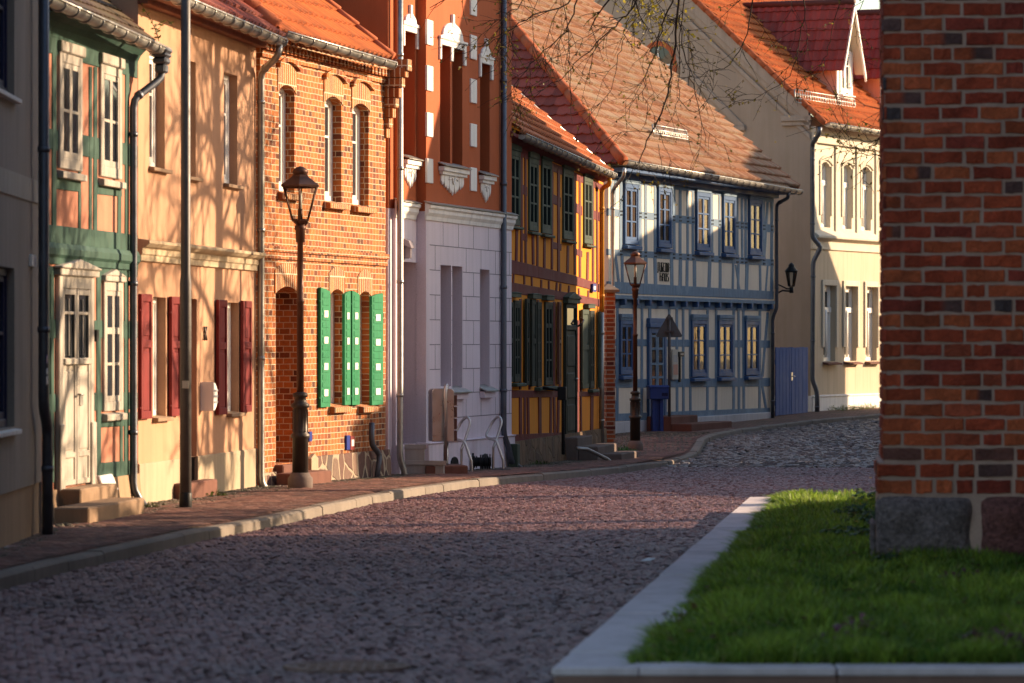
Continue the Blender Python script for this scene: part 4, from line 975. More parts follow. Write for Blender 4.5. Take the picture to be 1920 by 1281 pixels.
mb = MB(); a,b,c,d = f.rect(1233,492,1258,510,-.03); write(mb,'JUGEND-',a,c,b-a,d-c)
a,b,c,d = f.rect(1238.5,512,1256,527,-.03); write(mb,'HAUS',a,c,b-a,d-c); mb.build('lettering', M['blacksign'], r)
# roof: front slope, hip on the near end
pit = math.radians(41.5); cp, sp_ = math.cos(pit), math.sin(pit)
uo = -.45; ul = f.L+.55+.45
gutter(r, -.4, f.L+.55, ze+.05, ze-.05, -.47, .085)
tiles('roof', r, (uo,-.45,ze+.03), (1,0,0), (0,cp,sp_), ul, 9.3, M['tile_pale'], .18, .31, .035, .06, clip=lambda u, v: u > v*cp*.94+.02)
tiles('roof_hip', r, (uo,12.5,ze+.03), (0,-1,0), (cp*.94/math.hypot(cp*.94,sp_),0,sp_/math.hypot(cp*.94,sp_)), 12.95, 9.2, M['tile_biber'], .24, .31, 0, .045, clip=lambda u, v: u < 12.95-v*math.cos(math.atan2(sp_,cp*.94))/.94 and u > v*.7, scallop=.07)
mb = MB(); dirh = Vector((cp*.94, cp, sp_)); L = 9.2
for k in range(23): a = Vector((uo,-.45,ze+.06))+dirh*(k*.38); mb.tube([a, a+dirh*.41], [.12,.10], 8)
mb.build('ridge_tile', M['ridge'], r)
mb = MB(); v = Vector((0,cp,sp_)); a = Vector((f.L+.53,-.46,ze+.02)); mb.tube([a, a+v*9.2], .04, 6); mb.add([tuple(a+Vector((-.05,0,-.16))), tuple(a+v*9.2+Vector((-.05,0,-.16))), tuple(a+v*9.2+Vector((-.05,0,.0))), tuple(a+Vector((-.05,0,.0)))], [(0,1,2,3)]); mb.build('verge_board', M['brown'], r)
mb = MB(); mb.box(-.3,f.L+.45,-.40,.05,zt-.02,zt+.06); mb.box(-.02,f.L+.02,-.12,0,zt-.12,zt-.02); mb.build('eaves_soffit', M['blue_win'], r, .006)
def grid(par, O, Uv, Vv, w, h, nu, nv, mat='zinc'):
    mb = MB(); O, Uv, Vv = Vector(O), Vector(Uv), Vector(Vv)
    for i in range(nu+1): mb.tube([O+Uv*(w*i/nu), O+Uv*(w*i/nu)+Vv*h], .018 if i % 6 == 0 else .011, 5)
    for j in range(nv+1): mb.tube([O+Vv*(h*j/nv), O+Uv*w+Vv*(h*j/nv)], .015, 5)
    return mb.build('snow_guard', M[mat], par)
a = f.U(1219,.4); b = f.U(1283,.4); zg = f.Z(1250,291,.5)
grid(r, (a,.30,ze+.03+.75*sp_/cp+.06), (1,0,0), (0,.18,.98), b-a, .30, 18, 3)
pa = f.U(1455,-.08)
downpipe(r,[(f.U(1478,-.47),-.47,ze-.1),(f.U(1478,-.47),-.47,ze-.25),(pa,-.1,f.Z(1457,382,-.1)),(pa,-.1,zj-.1),(f.U(1449,0),0,zj-.3),(f.U(1449,0),0,f.ground(f.L)-.05)], .042, 'darkzinc')
pa = f.U(1147,-.1)
downpipe(r,[(f.U(1170,-.47),-.47,ze-.1),(f.U(1170,-.47),-.47,ze-.25),(pa,-.12,f.Z(1150,356,-.12)),(pa,-.12,zj-.05),(pa-.12,-.04,zj-.3),(pa-.12,-.04,f.ground(0)-.1)], .04, 'zinc')

# ================================================================ house 8: cream corner house with beige gable
f = Fac(1520, 96.0, 1800, 106.5, 'corner_house', 'large cream house with a beige gable end and two dormers in a bright orange roof', 'house')
r = f.root; f8 = f
W2 = 4.9; ze = (f.Z(1535,232,-.45)+f.Z(1640,245,-.45))/2
pit = math.radians(42.5); cp, sp_ = math.cos(pit), math.sin(pit)
zt = ze-.08
up_ = [f.rect(1539,303,1557,426), f.rect(1580,306,1597,430), f.rect(1615,311,1633,433)]
lo_ = [f.rect(1544,535,1566,677), f.rect(1583,537,1606,677), f.rect(1623,539,1644,677)]
for k in range(1,5):
    du = up_[1][0]-up_[0][0]
    up_.append((up_[2][0]+du*k, up_[2][1]+du*k, up_[2][2], up_[2][3])); lo_.append((lo_[2][0]+du*k, lo_[2][1]+du*k, lo_[2][2], lo_[2][3]))
up_ = [o[:2]+(up_[0][2],up_[0][3]) for o in up_]; lo_ = [o[:2]+(lo_[0][2],lo_[0][3]) for o in lo_]
zb = f.Z(1580,452); mb = MB(); wall_mesh(mb, 0, f.L, zb, zt+.3, [o+(.12,.22) for o in up_], .22, 0); wall_mesh(mb, 0, f.L, -.5, zb, [o+(0,.22) for o in lo_], .22, 1); mb.quad((f.L,0,-.5),(f.L,2*W2,-.5),(f.L,2*W2,zt),(f.L,0,zt)); mb.build('front_wall', [M['cream2'], M['sand']], r)
mb = MB(); rise = W2*sp_/cp
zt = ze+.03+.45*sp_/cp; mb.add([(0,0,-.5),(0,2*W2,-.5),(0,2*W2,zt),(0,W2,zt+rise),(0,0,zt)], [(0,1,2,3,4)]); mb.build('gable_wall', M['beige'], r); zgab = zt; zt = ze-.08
for o in up_+lo_:
    w = window(r, o[0], o[1], o[2], o[3], .13, 'winwhite', 'glass', .09, .06, 1, (-.68,), .07)
    k = MB(); zz = o[2]+(o[3]-o[2])*.68; k.box(o[0]+.02, o[1]-.02, .10, .13, zz-.06, zz+.07); k.tube([((o[0]+o[1])/2,.10,o[2]+.1),((o[0]+o[1])/2,.10,zz)], .035, 6); k.build('cross_bar', M['winwhite'], w)
mb = MB()
for i, o in enumerate(up_):
    mb.box(o[1]+.28, o[1]+.50, -.045, 0, f.Z(1560,440), f.Z(1560,262))
    mb.box(o[0]-.12, o[0]-.005, -.035, 0, o[2]+.3, o[3]-.1); mb.box(o[1]+.005, o[1]+.12, -.035, 0, o[2]+.3, o[3]-.1)
    n = 8; a, b, d = o[0]-.12, o[1]+.12, o[3]-.1
    arc = [(a+(b-a)*k/n, d+.14*(1-(2*k/n-1)**2)) for k in range(n+1)]
    for k in range(n): p,q = arc[k],arc[k+1]; mb.prism([(p[0],p[1]),(q[0],q[1]),(q[0],q[1]+.12),(p[0],p[1]+.12)], -.037, 0)
mb.box(.0, .32, -.045, 0, f.Z(1530,440), zt-.1); mb.box(0,f.L,-.09,0,zt-.35,zt-.1); mb.box(0,f.L,-.14,0,zt-.1,zt+.05)
for o in lo_:
    mb.box(o[0]-.14,o[0]-.005,-.045,0,o[2]+.35,o[3]+.14); mb.box(o[1]+.005,o[1]+.14,-.045,0,o[2]+.35,o[3]+.14); mb.box(o[0]-.005,o[1]+.005,-.045,0,o[3],o[3]+.14)
zb = f.Z(1580,452); zb2 = f.Z(1580,470)
mb.prism_x([(0,zb2),(-.05,zb2),(-.05,zb-.04),(-.22,zb+.04),(-.22,zb+.10),(0,zb+.25)], -.01, f.L)
mb.build('stucco_trim', M['cream2'], r, .01)
for o in lo_:
    k = MB(); k.prism_x([(-.16,o[2]-.09),(.1,o[2]-.06),(.1,o[2]),(-.16,o[2]-.05)], o[0]-.06, o[1]+.1); k.build('sill', M['stepred'], r, .004)
zp = f.Z(1580,740); mb = MB(); mb.prism_x([(.0,-.6),(-.05,-.6),(-.05,zp-.04),(-.07,zp-.03),(-.07,zp),(0,zp+.02)], .03, f.L); mb.box(-.05,.03,-.03,2*W2,-.6,zp); mb.build('plinth', M['white'], r, .008)
zt = zgab
# mouldings, lisenes and the round-headed window of the gable, in the plane of the gable
mb = MB(); hh = zt+rise
def gpt(y, z): return y, z
for k, (d0, d1, pr) in enumerate(((.02,.30,.14),(.30,.42,.09),(.50,.60,.05))):
    for s_ in (0, 1):
        pts = [(0, zt-d0/cp), (W2, hh-d0/cp), (W2, hh-d1/cp), (0, zt-d1/cp)]
        if s_: pts = [(2*W2-p[0], p[1]) for p in pts]
        mb.prism_x(pts, -pr, 0)
mb.box(-.14, 0, -.05, .75, zt-.34, zt-.20); mb.box(-.09, 0, -.03, .75, zt-.45, zt-.34)
for y in (W2-1.6, W2+.9): mb.box(-.06, 0, y, y+.22, 1.5, hh-1.6-abs(y-W2)*.5)
y0, y1 = 1.75, 3.35; zz = zt-.42
mb.box(-.08, 0, y0, y1+2.4, zz-.12, zz)
mb.prism_x([(y0+.0,zz),(y1+.4,zz+1.9*sp_/cp+.2),(y1+.4,zz+1.9*sp_/cp),(y0+.25,zz)], -.05, 0)
mb.build('gable_moulding', M['beige_trim'], r, .01)
yc = W2-.35; zc_ = None
for px_, py_ in ((1235,122),):
    # where the ray meets the gable plane
    k = (px_-960)/F; den = None
    o_ = f.o; nx, ny = f.n.x, f.n.y
    yc = -(o_.x - k*o_.y)/(nx - k*ny); Y = o_.y + ny*yc; zc_ = CZ + (HY-py_)/F*Y - f.g
mb = MB(); n = 16
pts = [(yc+.42*math.cos(t), zc_+.62*math.sin(t)*.8) for t in np.linspace(0, 2*math.pi, n, endpoint=False)]
for k in range(n):
    p, q = pts[k], pts[(k+1)%n]; p2 = (yc+(p[0]-yc)*1.25, zc_+(p[1]-zc_)*1.25); q2 = (yc+(q[0]-yc)*1.25, zc_+(q[1]-zc_)*1.25)
    mb.prism_x([p, q, q2, p2], -.06, 0)
w = mb.build('gable_window', M['ridge'], r)
mb = MB(); mb.add([(-.02, p[0], p[1]) for p in pts], [tuple(range(n))]); mb.build('pane', M['glass'], w)
mb = MB(); mb.box(-.04,-.021,yc-.02,yc+.02,zc_-.48,zc_+.48); mb.box(-.039,-.022,yc-.4,yc+.4,zc_-.02,zc_+.02); mb.build('sash', M['winwhite'], w)
# roof and dormers
gutter(r, -.1, f.L, ze+.03, ze-.03, -.47, .09)
v = Vector((0,cp,sp_)); O = Vector((-.16,-.45,ze+.03)); Lr = (W2+.45)/cp
for k in range(int(Lr/.31)):
    if k == 0: mv = MB()
    a = O+v*(.31*k)+Vector((.0,0,.0)); mv.tube([a, a+v*.33], [.085,.07], 7)
mv.build('verge_tile', M['ridge'], r)
tiles('roof', r, O, (1,0,0), v, f.L+.16, Lr, M['tile_bright'], .21, .31, .05, .055)
mb = MB(); mb.add([(-.16,W2,hh+.0),(f.L,W2,hh+.0),(f.L,2*W2+.4,ze),(-.16,2*W2+.4,ze)], [(0,1,2,3)])
mb.build('rear_roof', M['ridge'], r)
mb = MB(); rz = ze+.03+Lr*sp_
for k in range(int((f.L+.16)/.38)): mb.tube([(-.16+k*.38,W2,rz+.02),(-.16+k*.38+.41,W2,rz+.02)], [.12,.105], 8)
mb.build('ridge_tile', M['tile_wine'], r)
zt = ze-.08
for k, pxc in enumerate((1582, 1664)):
    # dormer: front wall stands on the roof plane
    s = .34/cp*1.0; y = .38
    u = f.U(pxc, y); hw = .58; zb = ze+.03+(y+.45)*sp_/cp - .1
    Yd = f.o.y + f.d.y*u + f.n.y*y
    zt_ = f.Z(1582, 96, y) if k == 0 else ztd; ztd = zt_; pk = f.Z(1593, 8, y) if k == 0 else pkd; pkd = pk
    yb = (zt_-ze-.03)*cp/sp_-.45; yp = (pk-ze-.03)*cp/sp_-.45
    dm = MB(); dm.add([(u-hw,y,zb),(u+hw,y,zb),(u+hw,y,zt_),(u,y,pk-.1),(u-hw,y,zt_)], [(0,1,2,3,4)]); d_ = dm.build('dormer', M['cream2'], r)
    dm = MB(); dm.add([(u-hw,y,zb),(u-hw,y,zt_),(u-hw,yb,zt_)], [(0,1,2)]); dm.add([(u+hw,y,zb),(u+hw,yb,zt_),(u+hw,y,zt_)], [(0,1,2)]); dm.build('cheek', M['pink'], d_)
    e = .26; sl = Vector((hw+e, 0, -(pk-zt_)*(hw+e)/hw)); ll = sl.length
    zeav = pk+sl.z
    ybe = (zeav-ze-.03)*cp/sp_-.45
    for s_ in (-1, 1):
        p0 = Vector((u+s_*(hw+e), y-.3, zeav)); vv = Vector((-s_*(hw+e), 0, pk-zeav))
        Ld = yp-y+.3
        if s_ < 0: tiles('dormer_roof', d_, p0+Vector((0,Ld,0)), (0,-1,0), vv, Ld, ll, M['tile_wine'], .22, .30, .035, .03, clip=lambda a_, b_: (Ld-a_) < (ybe-y+.3)+(yp-ybe)*b_/ll+.1)
        else: tiles('dormer_roof', d_, p0, (0,1,0), vv, Ld, ll, M['tile_wine'], .22, .30, .035, .03)
        bb = MB(); q0 = p0+Vector((0,-.02,-.02)); q1 = Vector((u, y-.32, pk-.0)); w_ = Vector((0,0,-.17))
        bb.add([q0,q1,q1+w_,q0+w_]+[x+Vector((0,.05,0)) for x in (q0,q1,q1+w_,q0+w_)], [(0,1,2,3),(7,6,5,4),(0,4,5,1),(2,6,7,3),(0,3,7,4)]); bb.build('barge_board', M['winwhite'], d_)
        bb = MB(); bb.add([p0, p0+Vector((0,.3,0)), Vector((u,y,pk-.03)), Vector((u,y-.3,pk-.03))], [(0,1,2,3)]); bb.build('soffit', M['cream2'], d_)
    bb = MB(); bb.tube([(u,y-.3,pk+.03),(u,yp,pk+.03)], .09, 8); bb.build('dormer_ridge', M['tile_wine'], d_)
    window(d_, u-.40, u+.40, zb+.28, zt_+.02, y-.06, 'winwhite', 'glass', .09, .06, 2, (.68,), .06, 'dormer_window', sill=(.06,.1,.06,'winwhite'))
    bb = MB(); bb.box(u-hw-.01,u-.42,y-.035,y,zb,zt_+.02); bb.box(u+.42,u+hw+.01,y-.035,y,zb,zt_+.02); bb.build('dormer_trim', M['winwhite'], d_, .006)
    bb = MB(); bb.tube([(u-hw-.06,y+.05,zb+.12),(u-hw-.06,yb,zt_)], .06, 5); bb.build('flashing', M['darkzinc'], d_)
a = f.U(1492,.15); b = f.U(1604,.15); zg = ze-.03+(.15+.45)*sp_/cp
grid(r, (a,.15,zg+.02), (1,0,0), (0,.1,.99), b-a, .32, 24, 3)
pa = f.U(1523.5,-.1)
downpipe(r,[(f.U(1537,-.47),-.47,ze-.1),(f.U(1536,-.47),-.47,ze-.25),(pa,-.1,f.Z(1523,270,-.1)),(pa,-.1,f.Z(1523,445,-.1)),(pa+.12,-.28,f.Z(1526,462,-.28)),(pa+.05,-.1,f.Z(1523,490,-.1)),(pa,-.1,f.Z(1523,712,-.1)),(pa+.06,-.2,f.Z(1525,735,-.2)),(pa+.06,-.2,f.ground(0)-.1)], .06, 'darkzinc')
# ================================================================ ground, road, pavement, kerb
def struct(o): return tag(o, kind='structure')
ys = list(np.concatenate([np.arange(-20, 120, 1.5), np.arange(120, 420, 30)]))
mb = MB()
for a, b in zip(ys[:-1], ys[1:]):
    mb.quad((-160,a,RD(a)-.07),(160,a,RD(a)-.07),(160,b,RD(b)-.07),(-160,b,RD(b)-.07))
struct(mb.build('ground', M['ground']))
KP = [(-420,1215),(-150,1150),(0,1105),(130,1070),(260,1041),(370,1015),(490,991),(590,969),(700,944),(800,926),(880,914),(960,906),(1040,899),(1110,892),(1160,887),(1210,880),(1265,869),(1300,859),(1312,850),(1318,841),(1322,832),(1340,824),(1383,814),(1440,806),(1487,800),(1560,792),(1650,784),(1760,774)]
K = [on_level(x, y, RD) for x, y in KP]
K2 = []
for a, b in zip(K[:-1], K[1:]):
    n = max(1, int((b-a).length/.5))
    for i in range(n): p = a.lerp(b, i/n); p.z = RD(p.y); K2.append(p)
K2.append(K[-1]); K2.insert(0, Vector((K2[0].x-1.2, -6, RD(0))))
KX = lambda y: float(np.interp(y, [p.y for p in K2], [p.x for p in K2]))
# lowered kerb where the pavement meets the cobbles
def kh(p): 
    d = abs(p.y-70.0); return .085 if p.y < 64 or p.y > 77 else .045 + .04*min(1, d/7)
mb = MB(); vs = []
nrm = []
for i, p in enumerate(K2):
    t = (K2[min(i+1,len(K2)-1)]-K2[max(i-1,0)]); t.z = 0; t.normalize(); nrm.append(Vector((-t.y, t.x, 0)))
W = .16
step = 2
for i in range(0, len(K2)-1, step):
    j = min(i+step, len(K2)-1); idx = list(range(i, j+1))
    jz = R.uniform(-.006,.006); jx = R.uniform(-.006,.006)
    for a, b in zip(idx[:-1], idx[1:]):
        pa, pb, na, nb = K2[a], K2[b], nrm[a], nrm[b]
        ta, tb = .985 if b == idx[-1] else 1, 0
        pb_ = pa.lerp(pb, .98) if b == idx[-1] else pb
        def pr(p, n): 
            h = kh(p)+.012+jz
            return [p+n*(0-jx)+Vector((0,0,-.1)), p+n*(.012-jx)+Vector((0,0,h-.02)), p+n*(.035-jx)+Vector((0,0,h)), p+n*W+Vector((0,0,h)), p+n*W+Vector((0,0,-.1))]
        A, B = pr(pa, na), pr(pb_, nb)
        mb.add(A+B, [(k, k+5, k+6, k+1) for k in range(4)] + [(0,1,2,3,4), (9,8,7,6,5)])
struct(mb.build('kerb', M['kerbstone']))
mb = MB()
for i in range(len(K2)-1):
    pa, pb, na, nb = K2[i]+nrm[i]*W, K2[i+1]+nrm[i+1]*W, nrm[i], nrm[i+1]
    a0, b0 = pa+Vector((0,0,kh(K2[i]))), pb+Vector((0,0,kh(K2[i+1])))
    prev = (a0, b0)
    for d in (.4, .8, 1.2, 1.8, 2.4, 3.0, 4.5, 14.0):
        wa, wb = [min(1, max(0, (q_.y-66)/12)) for q_ in (K2[i], K2[i+1])]
        a1 = Vector((pa.x-d*(1-.25*wa), pa.y+.66*wa*d, 0)); b1 = Vector((pb.x-d*(1-.25*wb), pb.y+.66*wb*d, 0)); a1.z = G(a1.y); b1.z = G(b1.y)
        mb.quad(prev[0], prev[1], b1, a1); prev = (a1, b1)
struct(mb.build('pavement', M['pave']))
# setts, one stone at a time
SL0, SL1 = on_level(1035,1250,lambda y:.08), on_level(1405,931,lambda y:.08)      # street edge of the slab border (top at z = .08)
def slabx(y): return SL0.x + (y-SL0.y)/(SL1.y-SL0.y)*(SL1.x-SL0.x)
C0 = []; 
y = 9.0
while y < 106:
    big = y > 66
    py = .17 if big else .052 if y < 33 else .066; px = .17 if big else .058 if y < 33 else .072
    x0, x1 = -(.14*y+.6), .101*y+.5
    if y < 19.6: x1 = .14*y+.6
    n = int((x1-x0)/px)
    for i in range(n):
        x = x0+(i+R.random()*.35)*px; yy = y-.12*x*(0 if big else 1)+R.uniform(-.3,.3)*py+.02*math.sin(x*3+y*.7)
        if x < KX(yy)+.03: continue
        if SL0.y-.02 < yy < SL1.y+.1 and x > slabx(yy)-.06: continue
        if 20.1 < yy < 43 and x > slabx(yy): continue
        if x > .101*yy+.5 and yy > 19.6: continue
        C0.append((x, yy, px*R.uniform(.86,.99), py*R.uniform(.86,.99), big))
    y += py
C0 = np.array(C0, np.float64); N = len(C0)
gx = np.array([-1,-.62,.62,1])*.5; lx, ly = np.meshgrid(gx, gx); lx, ly = lx.ravel(), ly.ravel()
inner = ((np.abs(lx) < .4) & (np.abs(ly) < .4)).astype(float)
jit = rs.uniform(-.06,.06,(N,16,2))
vx = C0[:,0,None]+(lx[None]+jit[:,:,0])*C0[:,2,None]; vy = C0[:,1,None]+(ly[None]+jit[:,:,1])*C0[:,3,None]
zr = np.interp(vy, _PY, [CZ-h-.10 for h in _PH])
hgt = rs.uniform(-.003,.004,(N,1)) + rs.normal(0,.008,(N,1))*lx[None] + rs.normal(0,.008,(N,1))*ly[None]
big = C0[:,4,None]
vz = zr + hgt*(1+2.0*big) + inner[None]*(.0+.008*big) - (1-inner[None])*((.0045+.0045*np.clip((C0[:,1,None]-26)/14,0,1))*(1-big)+.029*big) + rs.uniform(-.0015,.0015,(N,16))
V = np.stack([vx,vy,vz],2).reshape(-1,3)
q = np.array([(j*4+i, j*4+i+1, (j+1)*4+i+1, (j+1)*4+i) for j in range(3) for i in range(3)])
Q = (np.arange(N)[:,None,None]*16 + q[None]).reshape(-1,4)
pal = np.array([(.25,.115,.11),(.205,.10,.10),(.275,.14,.13),(.225,.10,.095),(.19,.105,.115),(.26,.12,.115)]); palb = np.array([(.19,.15,.145),(.24,.19,.165),(.14,.115,.115),(.21,.16,.14),(.28,.235,.21)])
c = np.where(big > .5, palb[rs.randint(0,5,N)], pal[rs.randint(0,6,N)]) * .78*rs.uniform(.82,1.16,(N,1))
col = np.repeat(np.concatenate([c, np.ones((N,1))],1), 16, 0)
struct(mesh_np('road', V, Q, M['setts'], col=col, smooth=False))
# brick paving of the footway with a strip of small cobbles along the house walls
FX = []
for h_ in (f1, f2, f3, f4, f5, f6, f7): FX += [h_.o + h_.d*.02, h_.o + h_.d*(h_.L-.02)]
FX.sort(key=lambda p: p.y); FY = [p.y for p in FX]; FXX = [p.x for p in FX]
KX2 = lambda y: float(np.interp(y, [p.y for p in K2 if p.y < 71], [p.x for p in K2 if p.y < 71]))
S0 = []; y = 26.0
while y < 78:
    wl = float(np.interp(y, FY, FXX)) - .15; kx = KX2(y) - .19 if y < 70.5 else KX(y)-.19
    x = kx; row = int(y/.105) % 2
    cob = wl + (.62 if 36 < y < 60 else .25 if y < 36 else .8)
    x -= .1*row
    while x > cob: S0.append((x-.1, y, .2, .1, 0)); x -= .205
    y += .105
y = 26.0
while y < 80:
    wl = float(np.interp(y, FY, FXX)) - .15; x = wl
    while x < wl+(.75 if y < 60 else .95 if y < 73 else 2.2): (S0.append((x+R.uniform(0,.03), y+R.uniform(-.02,.02), .085*R.uniform(.8,1), .085*R.uniform(.8,1), 1)) if x < min(KX(y), KX(y+.3), KX(y-.3))-.26 and (y > 36 or x < wl+.3) else None); x += .09
    y += .09
S0 = np.array(S0); n_ = len(S0)
jt = rs.uniform(-.03,.03,(n_,16,2))*S0[:,4,None,None]*2
vx = S0[:,0,None]+(lx[None]+jt[:,:,0])*S0[:,2,None]; vy = S0[:,1,None]+(ly[None]+jt[:,:,1])*S0[:,3,None]
vz = np.interp(vy, _PY, [CZ-h for h in _PH]) + .012 + rs.uniform(-.003,.004,(n_,1)) + rs.normal(0,.006,(n_,1))*lx[None] - (1-inner[None])*(.007+.012*S0[:,4,None])
p1 = np.array([(.24,.115,.085),(.19,.085,.065),(.28,.14,.10),(.16,.085,.07),(.22,.10,.075)]); p2 = np.array([(.13,.10,.085),(.18,.13,.10),(.10,.085,.06),(.09,.09,.05),(.21,.16,.125)])
c = np.where(S0[:,4,None] > .5, p2[rs.randint(0,5,n_)], p1[rs.randint(0,5,n_)])*rs.uniform(.75,1.2,(n_,1))
struct(mesh_np('paving', np.stack([vx,vy,vz],2).reshape(-1,3), (np.arange(n_)[:,None,None]*16+q[None]).reshape(-1,4), M['paving'], col=np.repeat(np.concatenate([c,np.ones((n_,1))],1),16,0)))
mb = MB()
for a, b in zip(ys[:-1], ys[1:]):
    if b < 118 and a > -12: mb.quad((-14,a,RD(a)-.03),(24,a,RD(a)-.03),(24,b,RD(b)-.03),(-14,b,RD(b)-.03))
struct(mb.build('road_bedding', M['mortarbase']))
# granite slab border round the lawn
IN0, IN1 = on_level(1205,1240,lambda y:.08), on_level(1474,933,lambda y:.08)
mb = MB(); n = 22
dv = (SL1-SL0); wv = Vector((.44,.0,0))
for k in range(n):
    a, b = SL0+dv*(k/n), SL0+dv*((k+1)/n-.0005); jz = R.uniform(-.005,.005)
    wa = Vector((.46-.07*k/n,0,0)); wb = Vector((.46-.07*(k+1)/n,0,0))
    P = [a, a+wa, b+wb, b]
    mb.add([p+Vector((0,0,-.05)) for p in P]+[p+Vector((0,0,jz)) for p in P], [(0,3,2,1),(4,5,6,7),(0,1,5,4),(1,2,6,5),(2,3,7,6),(3,0,4,7)])
    mb.add([p+Vector((.012,0.012,-.3)) for p in P]+[p+Vector((.012,0.012,-.05)) for p in P], [(0,1,5,4),(3,0,4,7)], 1)
x = SL0.x+.464
while x < 4.5:
    L = 1.05; jz = R.uniform(-.003,.003)
    mb.box(x, min(x+L-.010, 4.6), SL0.y, SL0.y+.32, .03, .08+jz); mb.box(x, min(x+L-.003, 4.6), SL0.y+.012, SL0.y+.31, -.25, .03, 1); x += L
x = SL1.x+.40
while x < 7: mb.box(x, x+.994, SL1.y-.14, SL1.y, -.25, .08); x += 1.0
struct(mb.build('stone_border', [M['slab'], M['slabbase']], bevel=.008))
mb = MB(); P = [SL0+Vector((.46,.32,-.03)), Vector((4.9,SL0.y+.32,.05)), Vector((7.2,SL1.y-.14,.05)), SL1+Vector((.39,-.14,-.03))]; mb.quad(*P)
struct(mb.build('lawn_soil', M['soil']))
# grass, a stand of single blades
nb = 175000
t = rs.rand(nb)**1.35; yy = SL0.y+.24 + t*(SL1.y-.16-SL0.y-.24)
left = SL0.x+.46-.02*0 + (yy-SL0.y)/(SL1.y-SL0.y)*(SL1.x-SL0.x) - (yy-SL0.y)/(SL1.y-SL0.y)*.07
right = np.minimum(.185*yy+.3, 4.3+.078*(yy-30.2))
right = np.where(yy > 31.5, np.minimum(right, .0975*yy+.12), right)
xx = left - .05 + rs.rand(nb)*(right-left+.05)
pn = lambda a, b: .5+.25*np.sin(a*2.1+1.3*np.sin(b*1.7))+.25*np.sin(b*1.3+2.1*np.sin(a*.9+1))
cl = pn(xx*2.2, yy*1.1)
edge = np.clip((xx-left)/.3, 0, 1)
ht = rs.uniform(.05,.14,nb)*(.45+.6*cl+.5*pn(xx*5.1+3, yy*2.6))*(1.0-.25*(1-edge))
bare = pn(xx*3.1+5, yy*1.5) + rs.normal(0,.12,nb) < .2; ht = np.where(bare, ht*.35, ht)
lean = rs.normal(0,.45,(nb,2)); lean[:,0] -= (1-edge)*.9; lean[:,1] -= .25*np.clip(1-(yy-SL0.y-.25)/.3,0,1)
ang = rs.rand(nb)*math.pi; wd = rs.uniform(.0035,.0075,nb)*(1+ (yy-20)*.03)
dx, dy = np.cos(ang)*wd, np.sin(ang)*wd
z0 = np.full(nb, .045)
P0 = np.stack([xx-dx,yy-dy,z0],1); P1 = np.stack([xx+dx,yy+dy,z0],1)
mx, my, mz = xx+lean[:,0]*ht*.3, yy+lean[:,1]*ht*.3, z0+ht*.62
P2 = np.stack([mx+dx*.8,my+dy*.8,mz],1); P3 = np.stack([mx-dx*.8,my-dy*.8,mz],1)
tx, ty, tz = xx+lean[:,0]*ht, yy+lean[:,1]*ht, z0+ht*(1.05-.25*np.minimum(1,(lean**2).sum(1)))
P4 = np.stack([tx+dx*.12,ty+dy*.12,tz],1); P5 = np.stack([tx-dx*.12,ty-dy*.12,tz],1)
V = np.stack([P0,P1,P2,P3,P4,P5],1).reshape(-1,3); b6 = np.arange(nb)[:,None]*6
Q = np.concatenate([b6+np.array([[0,1,2,3]]), b6+np.array([[3,2,4,5]])])
g1, g2, g3 = np.array([.05,.13,.015]), np.array([.25,.36,.045]), np.array([.27,.29,.09])
cl2 = pn(xx*5.1+3, yy*2.6); m = np.clip(.6*cl+.6*cl2-.1+rs.normal(0,.25,nb),0,1)[:,None]; c = g1*(1-m)+g2*m; dry = rs.rand(nb) < .05; c[dry] = g3
c *= rs.uniform(.6,1.6,(nb,1)); col = np.repeat(np.concatenate([c,np.ones((nb,1))],1),6,0)
tag(mesh_np('grass', V, Q, M['blade'], col=col), kind='stuff')

lv_ = 360; lx0 = rs.rand(lv_); ly0 = SL0.y+.3+rs.rand(lv_)**1.2*20; lx1 = SL0.x+.33+(ly0-SL0.y)/(SL1.y-SL0.y)*(SL1.x-SL0.x)+lx0**1.5*2.6; lx1 = np.where(ly0 > 30, np.minimum(lx1, .095*ly0), lx1)
a_ = rs.rand(lv_)*6.28; s_ = rs.uniform(.018,.04,lv_); zz_ = .086+.055*np.minimum(1, np.maximum(0, (lx1-(SL0.x+.42+(ly0-SL0.y)/(SL1.y-SL0.y)*(SL1.x-SL0.x)))/.15))
ca, sa = np.cos(a_)*s_, np.sin(a_)*s_; up_l = rs.uniform(.004,.02,lv_)
LV = np.stack([np.stack([lx1-ca,ly0-sa,zz_],1), np.stack([lx1+sa*.5,ly0-ca*.5,zz_+up_l],1), np.stack([lx1+ca,ly0+sa,zz_+up_l*.4],1), np.stack([lx1-sa*.5,ly0+ca*.5,zz_+up_l],1)],1).reshape(-1,3)
lc = np.array([(.20,.11,.05),(.13,.07,.035),(.26,.17,.08),(.09,.05,.03)])[rs.randint(0,4,lv_)]
tag(mesh_np('leaf_litter', LV, np.arange(lv_*4).reshape(-1,4), M['bud'], col=np.repeat(np.concatenate([lc,np.ones((lv_,1))],1),4,0)), kind='stuff')
